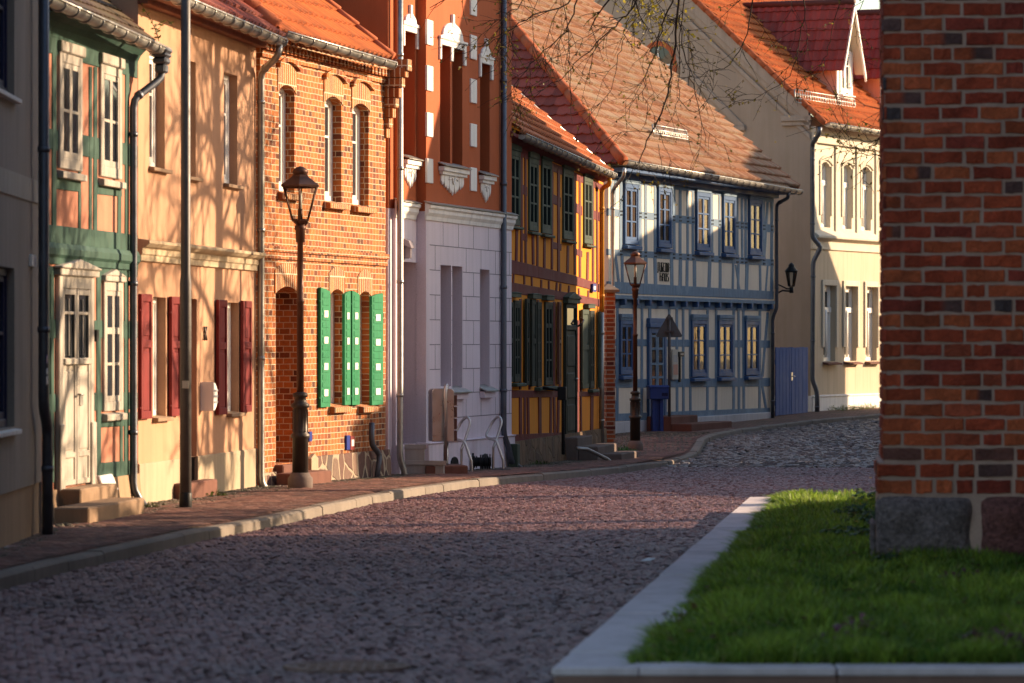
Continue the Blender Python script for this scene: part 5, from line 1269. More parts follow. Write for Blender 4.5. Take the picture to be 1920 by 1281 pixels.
# leafy plants: rosettes of leaves with or without yellow heads
def leafy(name, x, y, z, n, rad, h, label, cat, group, heads=0, tint=(.05,.10,.025), lw=.028):
    V = []; Qd = []; Cc = []
    def leaf(p, d, l, w, c):
        d = Vector(d).normalized(); s = d.cross(Vector((0,0,1))); s = s.normalized() if s.length > .01 else Vector((1,0,0)); up = s.cross(d)
        b = len(V); tip = p+d*l-Vector((0,0,l*.25)); mid = p+d*l*.5+up*l*.12
        for vv in (p-s*w*.2, p+s*w*.2, mid+s*w, mid-s*w, tip+s*w*.1, tip-s*w*.1): V.append(tuple(vv)); Cc.append((*c,1))
        Qd.append((b,b+1,b+2,b+3)); Qd.append((b+3,b+2,b+4,b+5))
    for i in range(n):
        a = R.random()*6.283; rr = rad*math.sqrt(R.random()); k = R.uniform(.6,1.4)
        p = Vector((rr*math.cos(a), rr*math.sin(a), h*R.random()*(1-rr/rad*.7)))
        leaf(p, (math.cos(a+R.gauss(0,.6)), math.sin(a+R.gauss(0,.6)), R.uniform(.1,.9)), R.uniform(.06,.13), lw*R.uniform(.6,1.2), sh(tint, k))
    for i in range(heads):
        a = R.random()*6.283; rr = rad*R.random(); p = Vector((rr*math.cos(a), rr*math.sin(a), h*R.uniform(.9,1.25)))
        for k in range(8): leaf(p, (math.cos(k*.785), math.sin(k*.785), .5), .022, .008, (.65,.42,.02))
        leaf(p-Vector((0,0,h)), (0.02,0,1), h, .003, (.08,.12,.03))
    o = mesh_np(name, V, Qd, M['blade'], col=Cc); o.location = (x, y, z)
    return tag(o, label, cat, group)
for (px, py, n, rd, h, hd) in ((1600,985,260,.26,.22,3),(1618,1000,300,.3,.26,4),(1634,1025,220,.22,.2,3),(1590,1012,200,.24,.16,2),(1560,1000,160,.2,.12,2),(1628,960,200,.25,.3,2)):
    p = on_level(px, py, lambda y: .06); leafy('dandelion_plant', p.x, p.y, .05, n, rd, h, 'dark leafy dandelion clump in the grass left of the brick buttress foot', 'plant', 'dandelion clumps beside the buttress', hd)
for (px, py, n, rd, h, hd) in ((1668,1064,120,.12,.12,1),(1700,1062,110,.12,.10,1),(1790,1050,200,.18,.22,0),(1830,1046,240,.2,.24,0),(1880,1054,160,.16,.16,0),(1745,1066,120,.12,.10,1)):
    p = on_level(px, py, lambda y: .06); leafy('weed_clump', p.x, p.y-.02, .05, n, rd, h, 'leafy weed clump growing against the granite foot of the brick buttress', 'plant', 'weeds at the foot of the buttress', hd, (.045,.095,.025))
for (px, py, n, rd) in ((1862,1212,70,.16),(1880,1222,60,.12),(1565,1208,40,.10),(1800,1092,60,.16),(1610,1185,40,.1),(1905,1200,50,.14)):
    p = on_level(px, py, lambda y: .1); leafy('dead_nettle', p.x, p.y, .08, n, rd, .12, 'small purplish weed clump among the grass of the lawn', 'plant', 'purplish weeds in the lawn', 0, (.16,.07,.09), .02)
p = on_level(1166, 850, G); leafy('grass_tuft', p.x, p.y, p.z, 260, .28, .14, 'bright grass tuft at the foot of the small brick pier', 'plant', None, 0, (.07,.17,.025), .012)
p = on_level(1600, 772, G); 
for k, (px, py) in enumerate(((1572,779),(1592,776),(1612,774),(1632,772))):
    p = f8.world(f8.U(px,-.25), -.25, 0); leafy('wall_weed', p.x, p.y, G(p.y)-.02, 140, .4, .16, 'yellow green weed tuft along the base of the cream corner house', 'plant', 'weeds along the cream house wall', 0, (.12,.16,.03), .012)
for (fc, px, label) in ((f2, 262, 'small moss and grass tuft between the timbered house and its downpipe foot'), (f3, 395, 'small grass tuft beside the red brown step of the peach house'), (f6, 1010, 'small weed tuft at the stone plinth of the yellow timbered house')):
    p = fc.world(fc.U(px,-.2), -.2, 0); leafy('moss_tuft', p.x, p.y, G(p.y)-.01, 70, .18, .06, label, 'plant', None, 0, (.07,.10,.02), .012)

# ================================================================ church on the right: brick buttress in view, nave beyond the frame
BA = math.atan2(1, .078)-math.pi/2
bx, by = (1655-960)/F*30.2, 30.2
ch = empty('church', (bx, by, .05), BA, 'red brick church buttress on big granite blocks, at the right edge', 'church')
bt = MB(); bw_, bd = 1.62, 1.45
bt.box(.012, bw_, .012, bd, .80, 11.0); bt.box(-.032, bw_, -.032, bd, -.3, .80)
b_ = bt.build('buttress', M['mortar'], ch)
V = []; Qd = []; Cc = []
bpal = [(.48,.085,.034),(.43,.07,.03),(.50,.105,.04),(.39,.06,.03),(.47,.095,.045),(.34,.055,.035),(.53,.12,.045)]; dpal = [(.15,.075,.07),(.10,.07,.075),(.19,.075,.06)]
def brick(face, a0, a1, z0, z1, off):
    """one brick: a rounded, slightly irregular slab on the front (face 0) or the left side (face 1)"""
    c = R.choice(dpal) if R.random() < .05 else R.choice(bpal); k = R.uniform(.85,1.25); c = sh(c, k)
    c2 = R.choice(dpal) if R.random() < .05 else c
    pr = R.uniform(.006,.018); m = .012
    A = np.linspace(a0, a1, 6); Z = np.linspace(z0, z1, 4); base = len(V)
    tl = R.gauss(0,.012)
    for j, zz in enumerate(Z):
        for i, aa in enumerate(A):
            e = i in (0,5) or j in (0,3); d = pr if not e else -.016
            i2 = aa + (m if i == 1 else -m if i == 4 else 0)*0; dz = R.uniform(-.007,.007)
            if i == 1: i2 = a0+.007
            if i == 4: i2 = a1-.007
            z2 = zz
            if j == 1: z2 = z0+.007
            if j == 2: z2 = z1-.007
            dep = d + R.uniform(-.003,.003) + tl*(zz-z0)
            jx = R.uniform(-.008,.008) if e else 0; d -= (R.random() < .06 and e)*.03
            if face == 0: V.append((i2+jx, off-dep, z2+dz))
            else: V.append((off-dep, i2+jx, z2+dz))
            cc = c if i < 3 else c2; Cc.append((*sh(cc, R.uniform(.72,1.12)),1))
    for j in range(3):
        for i in range(5):
            q = (base+j*6+i, base+j*6+i+1, base+(j+1)*6+i+1, base+(j+1)*6+i)
            Qd.append(q if face == 0 else q[::-1])
ch_h = .1165
z = .815; row = 0
while z < 6.2:
    for face, lim in ((0, bw_), (1, bd)):
        a = .0; first = True
        while a < lim-.03:
            if first: L = .145 if (row+face) % 2 else .305
            else: L = R.choice([.305,.31,.29,.145,.15,.305,.22])
            first = False
            e = min(a+L, lim)
            brick(face, a+.002+(R.uniform(-.012,.012) if a == 0 else 0), e, z+R.uniform(-.004,.004), z+ch_h-.016+R.uniform(-.003,.003), .012)
            a = e+R.uniform(.009,.022)
    z += ch_h; row += 1
for (z0, z1) in ((.555,.665),(.685,.79)):       # worn courses above the granite
    a = -.04
    while a < bw_-.03:
        e = min(a+R.choice([.27,.13,.30]), bw_); brick(0, a, e, z0, z1, -.032); a = e+.028
    a = -.04
    while a < .9: e = a+.28; brick(1, a, e, z0, z1, -.032); a = e+.028
mesh_np('brickwork', V, Qd, M['oldbrick'], b_, col=Cc)
def boulder(x0, x1, z0, z1, y0, mat):
    nx, nz = 15, 10; vs = []; ph = R.random()*9
    for j in range(nz+1):
        for i in range(nx+1):
            s, t_ = i/nx*2-1, j/nz*2-1
            k = max(abs(s), abs(t_)); inset = .035*(1-abs(s)**6) if abs(t_) < .99 else 0
            rr = 1-.06*(abs(s)**4*abs(t_)**4)-.02*math.sin(3*s+ph)-.02*math.cos(4*t_+ph)
            d = .09*(1-k**5)+.018*math.sin(5*s+ph)*math.cos(4*t_+2*ph)+.008*math.sin(13*s+ph)*math.sin(11*t_) if k < .99 else -.03
            vs.append(((x0+x1)/2+s*(x1-x0)/2*rr, y0-d, (z0+z1)/2+t_*(z1-z0)/2*rr))
    m_ = MB(); m_.add(vs, [(j*(nx+1)+i, j*(nx+1)+i+1, (j+1)*(nx+1)+i+1, (j+1)*(nx+1)+i) for j in range(nz) for i in range(nx)], 0, True)
    return m_.build('foundation_stone', M[mat], b_)
boulder(-.05, .705, .05, .545, -.035, 'boulder_grey'); boulder(.755, 1.60, .03, .545, -.035, 'boulder_red')
m_ = MB(); m_.box(-.09,-.05,.1,.8,-.05,.33); m_.build('foundation_stone', M['boulder_grey'], b_, .03)
mb = MB()       # nave: a long wall parallel to the street, wholly to the right of the frame
y0, y1 = -22.5, 9.6
ops = [(3+k*5.2, 4.6+k*5.2, 3.5, 8.2, .8) for k in range(6)]
nv = MB(); wall_mesh(nv, 0, y1-y0, -.3, 11.5, ops, .4); nv.build('nave_wall', M['churchbrick'], ch).matrix_local = Matrix.Translation((bd-.02, y1, 0)) @ Matrix.Rotation(-math.pi/2, 4, 'Z')
for o in ops: w = MB(); w.box(o[0],o[1],.35,.4,o[2],o[3]); w.build('nave_window', M['glass'], ch).matrix_local = Matrix.Translation((bd-.02, y1, 0)) @ Matrix.Rotation(-math.pi/2, 4, 'Z')
mb.box(bd+.4, bd+14, y1-.4, y1, -.3, 11.5); mb.box(bd+.4, bd+14, y0, y0+.4, -.3, 11.5); mb.box(bd+13.6, bd+14, y0+.4, y1-.4, -.3, 11.5); mb.build('end_wall', M['churchbrick'], ch)
mb = MB(); mb.prism([(bd-.5,11.5),(bd+14.5,11.5),(bd+7,19)], y0, y1); mb.build('nave_roof', M['tile_red'], ch)

# ================================================================ unseen houses across the street, shaped to cast the shade on the fronts
SA = math.radians(22); EL = math.radians(18); TE = math.tan(EL)
def sunhouse(label, d0, d1, c0, c1, ev, rd, ridge, kind, mat='grey_render'):
    h = empty('unseen_street_house', (0,0,0), SA, label, 'house')
    mb = MB()
    if kind == 'gable':     # ridge along the sun direction
        e = ridge[0]
        for d in (d0, d1): mb.add([(d,c0,-1),(d,c1,-1),(d,c1,e),(d,(c0+c1)/2,ridge[1]),(d,c0,e)], [(0,1,2,3,4)])
        for c in (c0, c1): mb.quad((d0,c,-1),(d1,c,-1),(d1,c,e),(d0,c,e))
        mb.build('wall', M[mat], h); rf = MB(); m = (c0+c1)/2
        for s_, c in ((-1,c0),(1,c1)): rf.add([(d0-.02,c,e),(d1,c,e),(d1,m,ridge[1]),(d0-.02,m,ridge[1])], [(0,1,2,3)])
        rf.build('roof', M['tile_red'], h)
    else:
        mb.box(d0, d1, c0, c1, -1, ev); mb.build('wall', M[mat], h); rf = MB(); m = (d0+d1)/2; r0, r1 = ridge[1], ridge[2]; zr = ridge[0]
        rf.add([(d0,c0,ev+.003),(d0,c1,ev+.003),(d1,c1,ev+.003),(d1,c0,ev+.003),(m,r0,zr),(m,r1,zr)], [(0,1,5,4),(2,3,4,5),(0,4,3),(1,2,5)]); rf.build('roof', M['tile_red'], h)
    nn = max(2, int((c1-c0)/2.4))
    for k in range(nn):
        c = c0+(c1-c0)*(k+.5)/nn
        for z in (1.0, 3.9): wi = MB(); wi.box(d0-.03, d0-.0, c-.5, c+.5, z, z+1.4); wi.build('window', M['glass'], h)
    return h
sunhouse('unseen tall gabled rendered house across the street, shaped to shade the orange stuccoed house', 33.6, 45, 51.2, 62.3, 0, 0, (8.42, 14.62), 'gable')
h = sunhouse('unseen low rendered row house across the street, shaped to shade the blue timbered house', 43, 51, 62.5, 76.5, 5.0, 0, (47*TE-6.6, 62.5, 76.5), 'row', 'cream')
mb = MB(); zt_ = 47*TE-6.15; mb.box(46.5,47.5,75.35,76.05,4,zt_); mb.box(46.4,47.6,75.25,76.15,zt_,zt_+.1); mb.build('chimney', M['pierbrick'], h)  # unseen chimney, placed to cast a dark wedge on the blue house
sunhouse('unseen hip roofed rendered house across the street, shaped to shade the cream corner house', 53, 61, 78.7, 87.9, 5.6, 0, (57*TE-6.4, 78.9, 85.0), 'row', 'peach')
sunhouse('unseen small rendered outbuilding added beside the low row house for its shadow', 44, 50, 76.42, 78.9, 4.4, 0, (47*TE-7.5, 76.42, 78.9), 'row')  # unseen, put in to set the shadow edge on the blue house
sunhouse('unseen narrow annex added to the tall gabled house for its shadow', 33.7, 38, 49.0, 51.25, 5.2, 0, (35.85*TE-5.0, 49.0, 51.25), 'row')  # unseen, put in to shade the lower corner of the brick house
gw = empty('unseen_garden_wall', (0,0,0), SA, 'unseen high brick garden wall across the street, shaped to shade the road', 'wall')
mb = MB(); mb.box(30.2,30.55,42.0,51.3,-1,30*TE-6.75); mb.build('wall', M['pierbrick'], gw); mb = MB(); mb.box(30.12,30.63,42.0,51.3,30*TE-6.75,30*TE-6.65); mb.build('coping', M['kerbstone'], gw)  # unseen wall, its top set by where the road falls into shade

# ================================================================ the lime tree behind the buttress
tr = empty('linden_tree', (7.0, 50.0, -.1), 0, 'nearly bare tree with thin dark twigs and small yellow green buds hanging over the roofs', 'tree')
wood = []      # (points, radii)
buds = []
def local(p): return Vector(p)-Vector((7.0,50.0,-.1))
def twig(p, d, l, r, lev, droop, budp):
    n = max(3, int(l/.16)); pts = [p.copy()]; d = d.normalized(); q = p.copy()
    for i in range(n):
        d = (d + Vector((R.gauss(0,.16),R.gauss(0,.16),R.gauss(0,.13)-droop))).normalized(); q = q+d*(l/n); pts.append(q.copy())
    rad = [r*(1-.75*i/n)+.0012 for i in range(n+1)]
    wood.append((pts, rad, 3 if r < .012 else 5))
    if lev <= 0:
        for i in range(1, n+1):
            if R.random() < budp: buds.append(pts[i])
        return
    nb_ = int(l/(.16 if lev == 1 else .26))+1
    for k in range(nb_):
        t = R.uniform(.15,1); i = min(n-1, int(t*n)); b = pts[i].lerp(pts[i+1], t*n-i)
        dd = (pts[i+1]-pts[i]).normalized(); sd = dd.orthogonal().normalized(); sd.rotate(Matrix.Rotation(R.random()*6.283, 3, dd))
        nd = dd*R.uniform(.5,.9)+sd*R.uniform(.5,1.0)
        twig(b, nd, l*R.uniform(.28,.5) if lev > 1 else R.uniform(.18,.5), max(.003, rad[i]*.55), lev-1, droop*.8, budp)
    if R.random() < .8: buds.append(pts[-1])
tw = (.32,.26,.2)
tp = [Vector((0,0,0)),Vector((.05,0,1.5)),Vector((0,.05,3.2)),Vector((-.1,0,5)),Vector((-.05,.1,7)),Vector((.1,0,9.5)),Vector((.1,.1,12))]
m_ = MB(); m_.tube(tp, [.42,.30,.27,.23,.18,.11,.04], 12); m_.build('trunk', M['bark'], tr)
# scaffold limbs all round
for k in range(36):
    k *= 26/36
    z = 3.4+7.5*(k/26)**.9; a = k*2.4+.3; b = Vector((0,0,z)); L = (4.6-2.4*(k/26))*R.uniform(.8,1.1)
    dr = Vector((math.cos(a), math.sin(a), .45))
    if dr.x < -.2 and z < 7.2: b.z = z = z+3.0
    twig(b, dr, L, .085-.05*(k/26), 2, .0, .35)
def lime(name, pos, nlimb, label, droop=0.0):
    global wood
    keep = wood; wood = []
    for k in range(nlimb):
        z = 3.1+7.2*(k/nlimb)**.9; a = k*2.4+1.1; b = Vector((0,0,z)); L = (4.2-2.2*(k/nlimb))*R.uniform(.8,1.1); dr = Vector((math.cos(a), math.sin(a), .5))
        if dr.x < -.2 and z < 7: dr = Vector((dr.x*.6, dr.y, .9))
        twig(b, dr, L, .08-.05*(k/nlimb), 2, droop, 0)
    t = empty(name, pos, 0, label, 'tree'); m_ = MB(); m_.tube(tp, [.36,.27,.24,.2,.16,.10,.03], 12); m_.build('trunk', M['bark'], t)
    m_ = MB()
    for pts, rad, n in wood: m_.tube(pts, rad, n, 0, n > 3)
    m_.build('branches', M['bark'], t); wood = keep
lime('linden_tree', (7.4, 42.4, -.1), 36, 'unseen bare tree beyond the right picture edge, added for dappled shade')  # unseen second tree, added to dapple the green timbered house with shade
# the long limb over the street and its hanging branches, led along points read on the photograph at real depths
def limb(pl, r0, r1, lev, nb_=10, n=5, ln=(.35,.9), droop=.06, budp=.5):
    P = [local(at(*p)) for p in pl]; Q = []
    for i in range(len(P)-1):
        a = P[max(i-1,0)]; b = P[i]; c = P[i+1]; d = P[min(i+2,len(P)-1)]
        for t in (0,.25,.5,.75): Q.append(.5*((2*b)+(c-a)*t+(2*a-5*b+4*c-d)*t*t+(3*b-a-3*c+d)*t**3)+Vector((R.gauss(0,.012),R.gauss(0,.012),R.gauss(0,.012))))
    Q.append(P[-1]); k = len(Q); r0 *= .8; wood.append((Q, [r0+(r1-r0)*i/(k-1) for i in range(k)], n))
    for _ in range(int(nb_*.6)):
        i = R.randrange(k//8, k-1); dd = (Q[i+1]-Q[i]).normalized(); sd = dd.orthogonal().normalized(); sd.rotate(Matrix.Rotation(R.random()*6.283,3,dd))
        twig(Q[i], dd*R.uniform(.4,.9)+sd*R.uniform(.5,1), R.uniform(*ln), max(.003,(r0+(r1-r0)*i/(k-1))*.5), lev, droop, budp)
limb([(1965,-140,50),(1700,-190,50),(1480,-165,50),(1290,-110,50),(1150,-90,49.5),(1010,-70,49),(900,-50,48.6)], .10, .022, 1, 40, 6, (.5,1.3), .07)
limb([(1290,-110,50),(1276,-30,50),(1268,60,50),(1258,140,50),(1245,200,49.8),(1222,250,49.6),(1200,300,49.5),(1180,330,49.4)], .026, .005, 1, 16)
limb([(1262,-60,50.4),(1257,0,50.4),(1240,60,50.4),(1222,110,50.3),(1210,150,50.2),(1206,190,50.1)], .018, .004, 1, 12)
limb([(1300,-90,50.8),(1278,20,50.8),(1276,110,50.8),(1272,170,50.7),(1262,215,50.6)], .013, .003, 1, 9)
limb([(1274,28,50),(1284,100,50.1),(1298,160,50.2),(1316,225,50.3),(1324,275,50.3)], .012, .003, 1, 8)
limb([(1190,-80,49.6),(1192,0,49.6),(1170,36,49.6),(1140,60,49.6),(1110,88,49.6),(1080,120,49.5),(1045,150,49.5),(1010,170,49.4)], .016, .004, 1, 16)
limb([(1192,2,49.6),(1212,50,49.7),(1238,75,49.8),(1252,110,49.8)], .01, .003, 1, 6)
limb([(1175,34,49.6),(1170,70,49.6),(1160,105,49.6),(1148,160,49.6),(1138,190,49.6)], .008, .003, 1, 6)
limb([(1095,-70,49.4),(1080,10,49.4),(1060,60,49.4),(1020,95,49.3),(985,130,49.2),(950,190,49.2)], .015, .003, 1, 16)
limb([(1105,-60,49),(1062,5,49),(1000,30,48.8),(950,60,48.7),(905,85,48.6),(860,100,48.5)], .015, .003, 1, 18)
limb([(1045,-70,48.8),(1066,60,48.8),(1068,130,48.8),(1070,190,48.8)], .008, .003, 1, 6)
limb([(1000,-70,48.6),(985,-10,48.6),(955,25,48.6),(920,40,48.5)], .011, .003, 1, 12)
limb([(1400,-150,50.5),(1410,-20,50.5),(1400,60,50.5),(1370,120,50.4),(1330,135,50.3),(1300,150,50.2)], .014, .003, 1, 16)
limb([(1480,-150,50.6),(1510,-10,50.6),(1500,70,50.6),(1480,140,50.5),(1440,170,50.4),(1390,190,50.3)], .012, .003, 1, 14)
limb([(1560,-170,50.8),(1575,-20,50.8),(1560,60,50.8),(1545,110,50.7),(1520,150,50.7)], .010, .0025, 1, 6)
limb([(1640,-170,50.8),(1625,-20,50.8),(1600,40,50.8),(1585,100,50.8)], .009, .0025, 1, 4)
limb([(1780,90,50.5),(1700,190,50.5),(1660,255,50.5),(1610,262,50.4),(1575,240,50.3)], .014, .003, 1, 14)
limb([(1780,200,50.2),(1690,280,50.2),(1640,292,50.2),(1590,285,50.1),(1540,300,50)], .012, .003, 1, 12)
limb([(1270,180,50),(1300,210,50.1),(1330,185,50.2),(1345,150,50.3)], .007, .003, 1, 5)
limb([(1235,270,49.7),(1240,310,49.7),(1246,345,49.7)], .006, .0025, 1, 4)
big = len(buds)
for q in ([(1170,-50,50.6),(1185,-10,50.6),(1205,12,50.6),(1235,28,50.6)],[(1215,-60,50.5),(1232,0,50.5),(1246,20,50.5),(1258,42,50.5)],[(1200,-50,50.7),(1220,-5,50.7),(1210,25,50.7),(1190,40,50.7)]):
    limb(q, .008, .002, 1, 12, 4, (.15,.4), .05, .8)
m_ = MB()
for pts, rad, n in wood: m_.tube(pts, rad, n, 0, n > 3)
m_.build('branches', M['bark'], tr)
V = []; Qd = []; Cc = []
for ib, p in enumerate(buds):
    for _ in range(R.choice((1,2,2,3))):
        d = Vector((R.gauss(0,1),R.gauss(0,1),R.gauss(-.3,1))).normalized(); s = d.orthogonal().normalized(); s.rotate(Matrix.Rotation(R.random()*6.283,3,d))
        l = R.uniform(.02,.05); w = l*.32; b = len(V); k = R.uniform(.6,1.3); c = sh((.20,.17,.025) if R.random() < .6 else (.09,.075,.02), k)
        if ib >= big: l *= 1.2; w *= 1.4; c = sh((.36,.31,.03), k)
        q = p+d*.004
        for vv in (q-s*w*.3, q+s*w*.3, q+d*l*.55+s*w, q+d*l*.55-s*w, q+d*l+s*w*.1, q+d*l-s*w*.1): V.append(tuple(vv)); Cc.append((*c,1))
        Qd += [(b,b+1,b+2,b+3),(b+3,b+2,b+4,b+5)]
tag(mesh_np('buds', V, Qd, M['bud'], tr, col=Cc), kind='stuff')
# ================================================================ street furniture
def street_lamp(x, y, H, label):
    z0 = G(y); t = empty('street_lamp', (x, y, z0), .0, label, 'street lamp', 'old lantern street lamps'); k = H/4.0
    mb = MB(); mb.lathe([(.155,-.1),(.155,.13),(.13,.16),(.11,.2)], n=12); mb.build('base', M['stepdark'], t)
    mb = MB(); mb.lathe([(.10,.19),(.098,.62),(.118,.63),(.118,.67),(.092,.69),(.09,1.0*k),(.112,1.01*k),(.112,1.05*k),(.078,1.07*k),(.07,1.13*k),(.092,1.14*k),(.092,1.18*k),(.05,1.2*k)], n=14)
    for a in range(8): mb.box(.085*math.cos(a*.785)-.012,.085*math.cos(a*.785)+.012,.085*math.sin(a*.785)-.012,.085*math.sin(a*.785)+.012,.7,.98*k)
    mb.build('pedestal', M['iron'], t)
    mb = MB(); mb.lathe([(.045,1.19*k),(.042,2.3*k),(.052,2.31*k),(.052,2.34*k),(.040,2.35*k),(.036,3.05*k),(.055,3.06*k),(.06,3.2*k),(.075,3.22*k),(.06,3.27*k),(.03,3.29*k)], n=12); mb.build('post', M['rustlamp'], t)
    L = empty('lantern', (0,0,3.29*k)); L.parent = t; h = .71*k
    b0, b1, n = .11*k, .235*k, 6; rot = math.radians(30)
    mb = MB()
    def ring(r, z): return [Vector((r*math.cos(2*math.pi*j/n+rot), r*math.sin(2*math.pi*j/n+rot), z)) for j in range(n)]
    A, B, C, D = ring(b0,.04), ring(b1,.45*k), ring(b1*1.13,.46*k), ring(.10*k,.60*k)
    for j in range(n):
        mb.tube([A[j],B[j]], .011, 5); mb.tube([A[j],A[(j+1)%n]], .013, 5); mb.tube([B[j],B[(j+1)%n]], .013, 5)
    mb.lathe([(.05,-.02),(b0*1.1,.03),(b0*1.1,.045),(.02,.045)], n=6, rot=rot, smooth=False)
    for j in range(3): mb.tube([(b0*.9*math.cos(j*2.09),b0*.9*math.sin(j*2.09),.02),(.03*math.cos(j*2.09),.03*math.sin(j*2.09),-.06)], .012, 5)
    mb.build('lantern_frame', M['rustlamp'], L)
    mb = MB(); 
    for j in range(n): mb.quad(A[j],A[(j+1)%n],B[(j+1)%n],B[j])
    mb.build('lantern_glass', M['lampglass'], L)
    mb = MB(); mb.lathe([(b1*1.14,.455*k),(b1*1.14,.475*k),(.12*k,.575*k),(.105*k,.60*k)], n=6, rot=rot, smooth=False); mb.lathe([(.085*k,.59*k),(.085*k,.615*k),(.10*k,.63*k),(.09*k,.665*k),(.05*k,.695*k),(.0,.71*k)], n=12); mb.build('lantern_roof', M['rustlamp'], L)
    mb = MB(); mb.tube([(0,0,.05),(0,0,.18)], .03, 8, 0); mb.tube([(0,0,.18),(0,0,.40*k)], .022, 8, 1); mb.build('lamp_tube', [M['rustlamp'], M['bulb']], L)
    return t
p = on_level(563, 916, G); street_lamp(p.x, p.y, 605*p.y/F, 'brown lantern street lamp on the pavement in front of the orange brick house')
p = on_level(1191, 845, G); Y = 74.0; street_lamp((1191-960)/F*Y, Y, 375*Y/F, 'brown lantern street lamp standing before the blue timbered house')
# tall pole before the peach house
p = on_level(348, 953, G)
t = empty('tall_pole', p, 0, 'tall dark grey pole on the pavement in front of the peach house', 'pole')
mb = MB(); mb.lathe([(.062,-.2),(.062,2.4),(.052,2.5),(.05,9)], n=14); mb.build('shaft', M['postgrey'], t)
mb = MB(); mb.lathe([(.068,-.15),(.068,.16),(.0635,.17)], n=14); mb.build('base_sleeve', M['blacksign'], t)
mb = MB(); mb.box(-.03,.04,-.073,-.064,1.28,1.36); mb.build('sticker', M['poster'], t)
# traffic sign seen from behind
p = on_level(1255, 808, G); k = p.y/F
t = empty('traffic_sign', p, math.radians(4), 'grey back of a triangular traffic sign on a thin post near the blue door', 'traffic sign')
mb = MB(); H = (808-590)*k; mb.lathe([(.033,-.2),(.033,H-.05),(.02,H-.04)], n=10); mb.build('post', M['postgrey'], t)
z0, z1, w = (808-632)*k, (808-589)*k, 25*k; mb = MB(); c = .03
mb.prism([(-w+c,z0),(w-c,z0),(w,z0+c),(c*.7,z1),(-c*.7,z1),(-w,z0+c)], .036, .046)
mb.build('sign_plate', M['signback'], t, .003)
mb = MB(); mb.box(-.10,.10,-.04,.035,z0+.1,z0+.14); mb.box(-.07,.07,-.04,.035,z0+.38,z0+.42); mb.build('clamp', M['postgrey'], t)
# blue box on a pedestal
p = on_level(1233, 808, G); k = p.y/F
t = empty('post_box', p, math.radians(12), 'dark blue box on a narrow pedestal left of the triangular sign post', 'box')
mb = MB(); mb.box(-.20,.20,-.16,.16,(808-748)*k,(808-726)*k); mb.prism_x([(-.19,(808-726)*k),(.19,(808-726)*k),(.10,(808-722)*k),(-.10,(808-722)*k)],-.22,.22); mb.build('body', M['box_blue'], t, .012)
mb = MB(); mb.box(-.13,-.04,-.08,.08,-.1,(808-748)*k); mb.box(.03,.11,-.08,.08,-.1,(808-748)*k); mb.box(-.04,.03,-.03,.03,-.1,(808-748)*k); mb.build('pedestal', M['box_blue'], t, .008)
mb = MB(); mb.box(.05,.18,-.166,-.161,(808-742)*k,(808-736)*k); mb.build('slot', M['navy'], t)
# wall lantern at the far corner of the blue house
f = f7; u = f.L; z = f.Z(1456,549,-.1)
pw = f.world(u, -.06, z)
t = empty('wall_lantern', pw, 0, 'black wall lantern on a curved bracket at the far corner of the blue timbered house', 'wall lamp')
kk = 90.0/F; dx = (1484-1456)*kk
mb = MB(); mb.tube([(0,0,-.02),(dx*.4,-.04,.06),(dx,-.05,.04)], .022, 6); mb.tube([(0,0,.22),(dx*.3,-.03,.17),(dx*.7,-.05,.10),(dx,-.05,.10)], .018, 6); mb.tube([(0,0,-.1),(0,0,.3)], .03, 6); mb.tube([(dx,-.05,.0),(dx,-.05,.14)], .05, 8); mb.build('bracket', M['blacksign'], t)
mb = MB(); zb = .14; n = 6
def ring(r, z): return [Vector((dx+r*math.cos(2*math.pi*j/n), -.05+r*math.sin(2*math.pi*j/n), z)) for j in range(n)]
A, B = ring(.07,zb+.02), ring(.13,zb+.36)
for j in range(n): mb.tube([A[j],B[j]],.012,5); mb.tube([A[j],A[(j+1)%n]],.014,5); mb.tube([B[j],B[(j+1)%n]],.016,5)
mb.build('lantern_frame', M['blacksign'], t)
mb = MB(); 
for j in range(n): mb.quad(A[j],A[(j+1)%n],B[(j+1)%n],B[j])
mb.build('lantern_glass', M['lampglass'], t)
mb = MB(); mb.lathe([(.155,zb+.36),(.155,zb+.38),(.07,zb+.48),(.075,zb+.50),(.06,zb+.53),(.03,zb+.56),(0,zb+.58)], dx, -.05, 10); mb.build('lantern_roof', M['blacksign'], t)
# blue plank gate between the blue and the cream house
a, b = at(1453, 700, 91.0), at(1513, 700, 95.2)
d = Vector((b.x-a.x, b.y-a.y)); L = d.length; gz = G(91.0)-.02
t = empty('gate', (a.x, a.y, gz), math.atan2(d.y, d.x), 'blue double gate of upright planks between the blue and the cream house', 'gate')
H = CZ+(640-651)/F*93-gz; n = 9
for s_ in (0,1):
    mb = MB(); u0, u1 = (0.0, L*.46) if s_ == 0 else (L*.47, L)
    for i in range(n): p_, q_ = u0+(u1-u0)*i/n, u0+(u1-u0)*(i+1)/n-.012; mb.box(p_, q_, -.03+.004*(i%2), .0, .05, H+R.uniform(-.01,.01))
    mb.box(u0, u1, .0, .05, .3, .42); mb.box(u0, u1, .0, .05, H-.4, H-.28); mb.build('gate_leaf', M['gate_blue'], t, .005)
mb = MB(); zz = H*.58; mb.box(L*.45,L*.49,-.045,-.03,zz-.1,zz+.1); mb.tube([(L*.47,-.04,zz),(L*.47,-.09,zz),(L*.5,-.09,zz)],.015,6); mb.build('handle', M['steel'], t)
